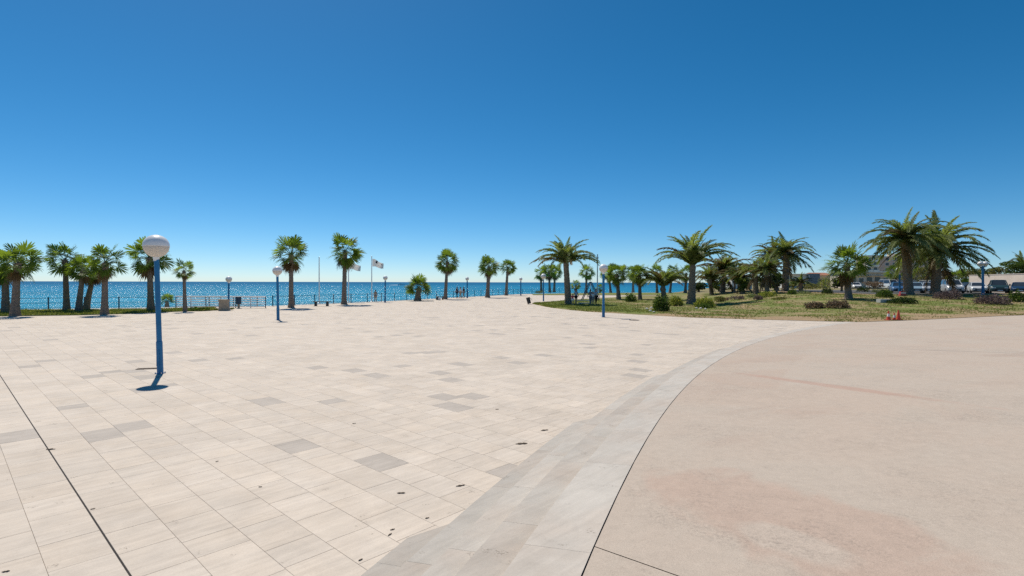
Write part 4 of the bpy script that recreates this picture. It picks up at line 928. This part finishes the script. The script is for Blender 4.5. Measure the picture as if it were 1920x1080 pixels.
# white villa, the shade on its gable painted as blue-grey
Y = 140; cx_, w_ = loc_px(1479, 1512, Y, 0); h = at_depth(1495, 515, Y).z - GZ
bl = empty('white_villa', (cx_, Y, GZ), 0, 'low white flat-roofed villa right of the tall date palm', 'building')
MB().box((0, 4, h / 2), (w_, 8, h)).build('wall', M['wall_white'], bl); MB().box((0, 3.7, h + .1), (w_ + .7, 9, .22)).build('roof', M['wall_cream'], bl)
for q in range(2): window(bl, -w_ * .25 + q * w_ * .45, 0, h * .55, 1.1, 1.2)
MB().box((w_ * .02, -0.03, h * .36), (.8, .08, h * .7)).build('door', M['wall_grey'], bl)
cx_, w_ = loc_px(1512, 1531, Y, 0); h = at_depth(1520, 514, Y).z - GZ
bl = empty('villa_shaded_end', (cx_, Y - 2, GZ), 0, 'end of the white villa, its bluish shade painted in blue-grey', 'building')
MB().box((0, 4, h / 2), (w_, 7, h)).build('wall', M['wall_grey'], bl); MB().box((0, 4, h + .06), (w_ + .2, 7.2, .14)).build('roof', M['wall_grey'], bl)  # gable of the villa, shade put into its wall colour
for q in range(4): MB().box((0, 0.47, h * (.16 + .2 * q)), (w_ * .96, .06, h * .17)).build('shaded_wall_board', M['wall_grey'], bl)
cx_, w_ = loc_px(1531, 1562, 150, 0); h = at_depth(1545, 516, 150).z - GZ
bl = empty('pink_house', (cx_, 150, GZ), 0, 'small pinkish house right of the blue-grey villa end', 'building')
MB().box((0, 4, h / 2), (w_, 8, h)).build('wall', M['wall_sand'], bl)
rf = MB(); rf.add([(-w_ / 2 - .3, -.4, h), (w_ / 2 + .3, -.4, h), (w_ / 2 + .3, 8.4, h), (-w_ / 2 - .3, 8.4, h), (-w_ / 2, 4, h + .8), (w_ / 2, 4, h + .8)], [(0, 1, 5, 4), (2, 3, 4, 5), (1, 2, 5), (3, 0, 4), (3, 2, 1, 0)]); rf.build('roof', M['roof'], bl)
for q in range(2): window(bl, -w_ * .25 + q * w_ * .5, 0, h * .55, 1.0, 1.1)
MB().box((0, -.03, h * .36), (.9, .08, h * .7)).build('door', M['wall_grey'], bl)
cx_, w_ = loc_px(1372, 1410, 125, 0); bl = empty('white_kiosk', (cx_, 125, 1.0), 0, 'white kiosk half hidden behind the dark leafy tree', 'building'); h = 3.0
MB().box((0, 3, h / 2), (w_, 6, h)).build('wall', M['wall_white'], bl); MB().box((0, 3, h + .1), (w_ + .6, 6.6, .2)).build('roof', M['wall_white'], bl); window(bl, -w_ * .25, 0, h * .55, 1.2, 1.3); window(bl, w_ * .2, 0, h * .55, 1.2, 1.3)
# beige garden wall on the right
pa, pb_ = at_depth(1819, 516.5, 84), at_depth(1922, 511, 70); z0 = GZ - .1
gw = empty('garden_wall', (pa.x, pa.y, z0), math.atan2(pb_.y - pa.y, pb_.x - pa.x), 'long plain beige garden wall behind the parked cars at right', 'wall'); L_ = (pb_.xy - pa.xy).length * 1.8; hw_ = pa.z - z0; npn = 7
for q in range(npn): MB().box((L_ * (q + .5) / npn, 0, hw_ / 2), (L_ / npn - .012, .25, hw_)).build('panel', M['wall_beige'], gw)
MB().box((L_ / 2, 0, hw_ + .04), (L_ + .1, .34, .08)).build('coping', M['wall_beige'], gw)

# ------------------------------------------------------------------ parked cars
M['tyre'] = simple('tyre_rubber', (0.02, 0.02, 0.021), 0.85, 0, 0.2, 8); M['rim'] = simple('alloy_rim', (0.45, 0.46, 0.47), 0.35, 0.7, 0.1, 8)
M['lens'] = simple('headlight_lens', (0.75, 0.77, 0.78), 0.15, 0, 0.05, 8, 0.6); M['tail'] = simple('tail_light', (0.35, 0.02, 0.02), 0.25, 0, 0.1, 8); M['black_trim'] = simple('black_trim', (0.025, 0.025, 0.027), 0.6, 0, 0.1, 8)
CARP = {}
for nm, c in (('white', (0.72, 0.72, 0.70)), ('silver', (0.46, 0.48, 0.50)), ('blue', (0.06, 0.14, 0.28)), ('pale_blue', (0.30, 0.42, 0.50)), ('black', (0.015, 0.016, 0.018)), ('green', (0.025, 0.055, 0.055)), ('cream', (0.60, 0.55, 0.40)), ('navy', (0.02, 0.05, 0.10))): CARP[nm] = simple('car_paint_' + nm, c, 0.22, 0.15, 0.03, 2, 0.6)
BODY = {'hatch': dict(L=3.9, W=1.70, top=1.45, hood=0.93, cab=(-1.85, -1.45, 0.55, 1.25)), 'saloon': dict(L=4.4, W=1.74, top=1.43, hood=0.92, cab=(-1.75, -1.05, 0.45, 1.25)), 'suv': dict(L=4.5, W=1.85, top=1.75, hood=1.08, cab=(-2.15, -1.9, 0.55, 1.3)), 'van': dict(L=4.9, W=1.95, top=2.05, hood=1.15, cab=(-2.4, -2.35, 1.15, 1.95))}
def car(base, yaw, style, paint, label, depth=None):
    g = ground_at(*base) if depth is None else at_depth(base[0], base[1], depth)
    if depth is not None: g.z = zlawn(g.x, min(g.y, 97))
    g.z += 0.03
    S = BODY[style]; L, W, top, hood = S['L'], S['W'], S['top'], S['hood']; c0, c1, c2, c3 = S['cab']; hL, hW = L / 2, W / 2; pm = CARP[paint]
    root = empty('parked_car', g, R(yaw), label, 'van' if style == 'van' else 'car', 'vehicles parked behind the garden')
    # body shell lofted along x (front = +x)
    sts = [(-hL, .50, hood * .80, .86), (-hL + .08, .34, hood * .98, .95), (-hL + .5, .26, hood * 1.03, 1), (-.6, .20, hood * 1.03, 1), (.6, .20, hood * 1.02, 1), (c3, .22, hood * 1.0, 1), (hL - .35, .24, hood * .88, .97), (hL - .08, .30, hood * .74, .88), (hL, .42, hood * .60, .78)]
    vs, fs = [], []
    for x, zb, zt, k in sts:
        w1 = hW * k; zm = zb + (zt - zb) * .55
        for y, z in ((-w1 * .90, zb), (-w1, zb + .10), (-w1, zm), (-w1 * .97, zt - .06), (-w1 * .86, zt), (w1 * .86, zt), (w1 * .97, zt - .06), (w1, zm), (w1, zb + .10), (w1 * .90, zb)): vs.append((x, y, z))
    n = 10
    for i in range(len(sts) - 1):
        for k in range(n): fs.append((i * n + k, (i + 1) * n + k, (i + 1) * n + (k + 1) % n, i * n + (k + 1) % n))
    fs.append(tuple(range(n))); fs.append(tuple((len(sts) - 1) * n + k for k in range(n))[::-1])
    body = MB().add(vs, fs).build('body', pm, root)
    # greenhouse of glass with roof and pillars
    zb, zt = hood * 1.0, top - .05; wb, wt = hW * .86, hW * .68
    q = [(c0, -wb, zb), (c3, -wb, zb), (c3, wb, zb), (c0, wb, zb), (c1, -wt, zt), (c2, -wt, zt), (c2, wt, zt), (c1, wt, zt)]
    MB().add([q[1], q[2], q[6], q[5]], [(0, 1, 2, 3)]).build('windscreen', M['glass'], root); MB().add([q[3], q[0], q[4], q[7]], [(0, 1, 2, 3)]).build('rear_window', M['glass'], root)
    MB().add([q[0], q[1], q[5], q[4]], [(0, 1, 2, 3)]).build('side_window', M['glass'], root); MB().add([q[2], q[3], q[7], q[6]], [(0, 1, 2, 3)]).build('side_window', M['glass'], root)
    rf = MB(); rf.add([(c1 - .05, -wt - .03, zt - .01), (c2 + .05, -wt - .03, zt - .01), (c2 + .05, wt + .03, zt - .01), (c1 - .05, wt + .03, zt - .01), (c1 + .1, -wt * .8, top), (c2 - .15, -wt * .8, top), (c2 - .15, wt * .8, top), (c1 + .1, wt * .8, top)], [(3, 2, 1, 0), (4, 5, 6, 7), (0, 1, 5, 4), (1, 2, 6, 5), (2, 3, 7, 6), (3, 0, 4, 7)]); rf.build('roof', pm, root)
    xm = (c1 + c2) / 2
    for a, b_ in ((q[1], q[5]), (q[2], q[6]), (q[0], q[4]), (q[3], q[7]), ((xm, -wb, zb), (xm, -wt, zt)), ((xm, wb, zb), (xm, wt, zt))): MB().tube([a, b_], 0.045, 6).build('pillar', pm, root)
    wr = .33 if style in ('suv', 'van') else .30
    for sx in (-1, 1):
        for sy in (-1, 1):
            wh = MB().tube([(0, -.10, 0), (0, .10, 0)], wr, 18).build('wheel', M['tyre'], root, (sx * L * .305, sy * (hW - .075), wr)); MB().tube([(0, sy * .09, 0), (0, sy * .112, 0)], wr * .62, 12).build('rim', M['rim'], wh)
    for sy in (-1, 1):
        MB().box((hL - .10, sy * hW * .62, hood * .66), (.16, .34, .15)).build('headlight', M['lens'], root); MB().box((-hL + .03, sy * hW * .72, hood * .80), (.12, .2, .24)).build('tail_light', M['tail'], root)
        MB().box((c3 - .35, sy * (hW + .07), hood + .08), (.12, .16, .12)).build('mirror', pm, root)
        MB().box((xm + .1, sy * (hW + .004), hood * .80), (.16, .02, .03)).build('door_handle', M['black_trim'], root)
    MB().box((hL - .0, 0, .50), (.06, W * .55, .16)).build('grille', M['black_trim'], root); MB().box((hL + .03, 0, .40), (.02, .50, .11)).build('number_plate', M['white_paint'], root)
    MB().box((-hL - .02, 0, .62), (.02, .50, .11)).build('number_plate', M['white_paint'], root); MB().box((hL - .03, 0, .30), (.10, W * .72, .12)).build('bumper', M['black_trim'], root)
    return root
car((1604, 541), 250, 'hatch', 'white', 'white hatchback right of the shaggy fan palm trunk', 116.6)
car((1645, 541), 185, 'saloon', 'white', 'long white car seen from the side below the shop row', 121.0)
car((1667, 541), 265, 'van', 'white', 'white van left of the globe lamp under the pink block', 116.6)
car((1684, 551), 240, 'hatch', 'blue', 'mid-blue car behind the globe lamp, left of the left giant trunk', 71.3)
car((1716, 551), 238, 'saloon', 'pale_blue', 'pale blue car right of the left giant palm trunk', 71.3)
car((1742, 551), 235, 'hatch', 'silver', 'silver car nosing out left of the right giant palm trunk', 70.2)
car((1738, 541), 200, 'suv', 'cream', 'pale roofed car behind the pale blue car', 84.2)
car((1768, 542), 195, 'saloon', 'cream', 'cream car behind the silver car, right of the right giant trunk', 86.4)
car((1784, 552), 243, 'suv', 'silver', 'large silver car behind the purple-brown rounded shrub', 69.1)
car((1815, 545), 190, 'saloon', 'black', 'black car behind the white car at the wall end', 82.1)
car((1832, 553), 236, 'saloon', 'white', 'white saloon just left of the double-headed lamp', 71.3)
car((1872, 553), 232, 'suv', 'green', 'dark green car right of the double-headed lamp', 69.1)
car((1850, 546), 240, 'hatch', 'silver', 'silver hatchback peeping out behind the double-headed lamp', 79.9)
car((1912, 555), 228, 'saloon', 'navy', 'dark navy car at the right edge of the car park', 67.0)
g = ground_at(1692, 555); rb = empty('red_barrier', g, 0, 'low red and white plastic barrier at the left giant palm foot', 'barrier'); s = g.y / FPX
M['red_plastic'] = simple('red_plastic', (0.45, 0.07, 0.06), 0.5, 0, 0.1, 6)
MB().box((0, 0, 0.22), (0.62, 0.28, 0.44), taper=.8).build('body', M['red_plastic'], rb); MB().box((0, -.135, 0.30), (0.50, .03, 0.10)).build('stripe', M['white_paint'], rb); MB().box((0, 0, 0.03), (0.74, .36, 0.06)).build('foot', M['red_plastic'], rb)

# boat far out on the sea
p = at_depth(752, 531.0, 1400); p.z = -6; bt = empty('motor_boat', p, R(4), 'small white motor boat far out near the horizon', 'boat')
hl = MB(); sx = [(-9, 1.5, .2, 2.4), (-4, 2.0, 0, 2.4), (3, 1.9, 0, 2.6), (8, 1.0, .3, 3.0), (11, .08, 1.4, 3.3)]; vs, fs = [], []
for x, wv, zb, zt in sx: vs += [(x, -wv * .6, zb), (x, -wv, zt), (x, wv, zt), (x, wv * .6, zb)]
for i in range(4):
    for k in range(4): fs.append((i * 4 + k, (i + 1) * 4 + k, (i + 1) * 4 + (k + 1) % 4, i * 4 + (k + 1) % 4))
fs += [(3, 2, 1, 0), (16, 17, 18, 19)]; hl.add(vs, fs); hl.build('hull', M['white_paint'], bt); MB().box((-1, 0, 3.2), (6, 2.6, 1.8), taper=.8).build('cabin', M['white_paint'], bt); MB().box((-1, 0, 3.4), (5.9, 2.64, .5), taper=.95).build('cabin_window', M['glass'], bt)
M['foam'] = simple('sea_foam', (0.80, 0.84, 0.86), 0.9, 0, 0.05, 1)
wk = MB(); wk.add([(-9, -1.6, .15), (-34, -3.0, .06), (-34, 3.0, .06), (-9, 1.6, .15), (-9, 0, 1.0), (-22, 0, .6)], [(0, 4, 5, 1), (4, 3, 2, 5), (1, 5, 2)]); tag(wk.build('wake', M['foam'], bt), kind='stuff')

# ------------------------------------------------------------------ people
M['skin'] = simple('skin', (0.48, 0.29, 0.20), 0.6, 0, 0.06, 6); M['hair_dark'] = simple('dark_hair', (0.03, 0.02, 0.015), 0.7, 0, 0.2, 30); M['eye'] = simple('eye', (0.03, 0.025, 0.02), 0.3, 0, 0.1, 5)
CL = {}
def cloth(nm, c): CL[nm] = simple('cloth_' + nm, c, 0.9, 0, 0.12, 12, 0.15)
for nm, c in (('pale_blue', (0.42, 0.50, 0.58)), ('black', (0.018, 0.02, 0.024)), ('red', (0.42, 0.07, 0.10)), ('white', (0.74, 0.73, 0.71)), ('grey', (0.26, 0.25, 0.26)), ('navy', (0.02, 0.035, 0.07)), ('tan', (0.40, 0.30, 0.22)), ('brown', (0.16, 0.10, 0.07))): cloth(nm, c)
def skin_mesh(name, verts, edges, rads, root_i):
    me = bpy.data.meshes.new(name); me.from_pydata(verts, edges, []); me.update(); o = link(name, me)
    o.modifiers.new('skin', 'SKIN'); o.modifiers.new('sub', 'SUBSURF').levels = 1
    sv = me.skin_vertices[0].data
    for i, r_ in enumerate(rads): sv[i].radius = r_ if isinstance(r_, tuple) else (r_, r_)
    sv[root_i].use_root = True
    dg = bpy.context.evaluated_depsgraph_get(); ev = o.evaluated_get(dg); out = bpy.data.meshes.new_from_object(ev); bpy.data.objects.remove(o); bpy.data.meshes.remove(me)
    out.polygons.foreach_set('use_smooth', [True] * len(out.polygons)); return out
def person(base, hpx_m, yaw, label, shirt, legs, long_legs=True, stride=0.0, arm=0.15, child=False, hair='hair_dark', hat=None):
    g = ground_at(*base); root = empty('person', g, R(yaw), label, 'person', 'people on the seafront'); k = hpx_m / 1.72
    V, E, Rd = [], [], []
    def v(x, y, z, r_, par=None):
        V.append((x * k, y * k, z * k)); Rd.append(tuple(q * k for q in r_) if isinstance(r_, tuple) else r_ * k); i = len(V) - 1
        if par is not None: E.append((par, i))
        return i
    pel = v(0, 0, .95, (.155, .11)); sp = v(0, .0, 1.12, (.135, .095), pel); ch = v(0, .0, 1.32, (.16, .11), sp); nk = v(0, .0, 1.46, .058, ch); hb = v(0, .015, 1.53, .065, nk); hm = v(0, .02, 1.61, (.078, .094), hb); v(0, .01, 1.69, (.06, .07), hm)
    nose = v(0, .115, 1.595, .014, hm)
    arms, legsP = [], []
    for sg in (-1, 1):
        sh = v(sg * .165, 0, 1.40, .062, ch); sw_ = arm * sg
        el = v(sg * .235, -.02 - sw_ * .4, 1.13, .044, sh); wr_ = v(sg * .245, .08 - sw_, .90, .030, el); pa_ = v(sg * .245, .10 - sw_, .83, (.036, .022), wr_); arms.append((sh, el))
        for q in range(4): f1 = v(sg * .245 + (q - 1.5) * .004, .10 - sw_ + (q - 1.5) * .020, .775, .009, pa_); v(sg * .238, .112 - sw_ + (q - 1.5) * .020, .735 + abs(q - 1.4) * .008, .008, f1)
        t1 = v(sg * .225, .145 - sw_, .82, .010, wr_); v(sg * .22, .16 - sw_, .785, .008, t1)
        st_ = stride * sg
        hp = v(sg * .088, 0, .90, .098, pel); kn = v(sg * .10, .03 + st_ * .55, .50, .062, hp); an = v(sg * .10, st_ - (.06 if st_ < 0 else 0), .085 + (.03 if st_ < 0 else 0), .040, kn); v(sg * .105, st_ + .15, .035, (.042, .030), an); legsP.append((hp, kn, an))
    bd = link('body', skin_mesh('body', V, E, Rd, pel), root); bd.data.materials.append(M['skin'])
    def garment(nm, idx, edges, grow, mat, cut=None):
        mp = {o_: n_ for n_, o_ in enumerate(idx)}; vs_ = [V[i] for i in idx]; rs = []
        for i in idx: r_ = Rd[i]; rs.append(tuple(q * grow for q in r_) if isinstance(r_, tuple) else (r_ * grow,) * 2)
        if cut:
            for i, f in cut: p_, a_ = Vector(V[f]), Vector(V[i]); vs_[mp[i]] = tuple(p_.lerp(a_, .75))
        m_ = skin_mesh(nm, vs_, [(mp[a], mp[b_]) for a, b_ in edges], rs, mp[pel if pel in mp else idx[0]]); m_.materials.append(mat); return link(nm, m_, root)
    (s1, e1), (s2, e2) = arms
    if shirt: garment('shirt', [pel, sp, ch, s1, e1, s2, e2], [(pel, sp), (sp, ch), (ch, s1), (s1, e1), (ch, s2), (s2, e2)], 1.16, CL[shirt], [(e1, s1), (e2, s2)])
    (h1, k1_, a1), (h2, k2_, a2) = legsP
    if long_legs: garment('trousers', [pel, h1, k1_, a1, h2, k2_, a2], [(pel, h1), (h1, k1_), (k1_, a1), (pel, h2), (h2, k2_), (k2_, a2)], 1.22, CL[legs])
    else: garment('shorts', [pel, h1, k1_, h2, k2_], [(pel, h1), (h1, k1_), (pel, h2), (h2, k2_)], 1.25, CL[legs], [(k1_, h1), (k2_, h2)])
    bm = bmesh.new(); bmesh.ops.create_icosphere(bm, subdivisions=2, radius=.105 * k)
    for q in bm.verts:
        if q.co.y > .05 * k and q.co.z < .03 * k: q.co.y = .02 * k
    o = bm_obj('hair', bm, M[hair], root); o.location = (0, -.005 * k, 1.635 * k); o.scale = (.92, 1.05, .95)
    ey = MB()
    for sg in (-1, 1): ey.box((sg * .032 * k, .108 * k, 1.615 * k), (.018 * k, .012 * k, .01 * k))
    ey.build('eyes', M['eye'], root)
    if hat: MB().lathe([(.17 * k, 0), (.165 * k, .012 * k), (.10 * k, .02 * k), (.09 * k, .09 * k), (.03 * k, .11 * k)], 16).build('hat', CL[hat], root, (0, 0, 1.665 * k))
    return root
person((1080, 570.5), 1.62, 200, 'adult in pale blue top and black shorts beside the large date palm', 'pale_blue', 'black', False, 0.08)
person((1073.5, 572.5), 1.18, 170, 'child in red top and white shorts next to the large date palm trunk', 'red', 'white', False, 0.05)
person((1107, 571.5), 1.62, 20, 'adult in grey clothes at the swing, left of the three there', 'grey', 'grey', True, 0.12, .2)
person((1112, 571.5), 1.40, 160, 'person in white shirt and grey trousers, middle of three at the swing', 'white', 'grey', True, 0.05)
person((1117.5, 571), 1.66, 200, 'adult in pale top and black trousers, right of the three at the swing', 'pale_blue', 'black', True, 0.14, .25)
person((857, 559.3), 1.72, 60, 'walker dressed all in dark navy, left of the promenade group', 'navy', 'navy', True, 0.12)
person((863.5, 559.3), 1.66, 80, 'walker in white top and tan trousers, middle of the promenade group', 'white', 'tan', True, 0.18, .2)
person((869.5, 559), 1.70, 75, 'walker in black top and grey trousers, right of the promenade group', 'black', 'grey', True, 0.15, .2)
person((704, 566.5), 1.45, 10, 'person in tan clothes standing by the sea fence near the flagpoles', 'tan', 'tan', True, 0.03)
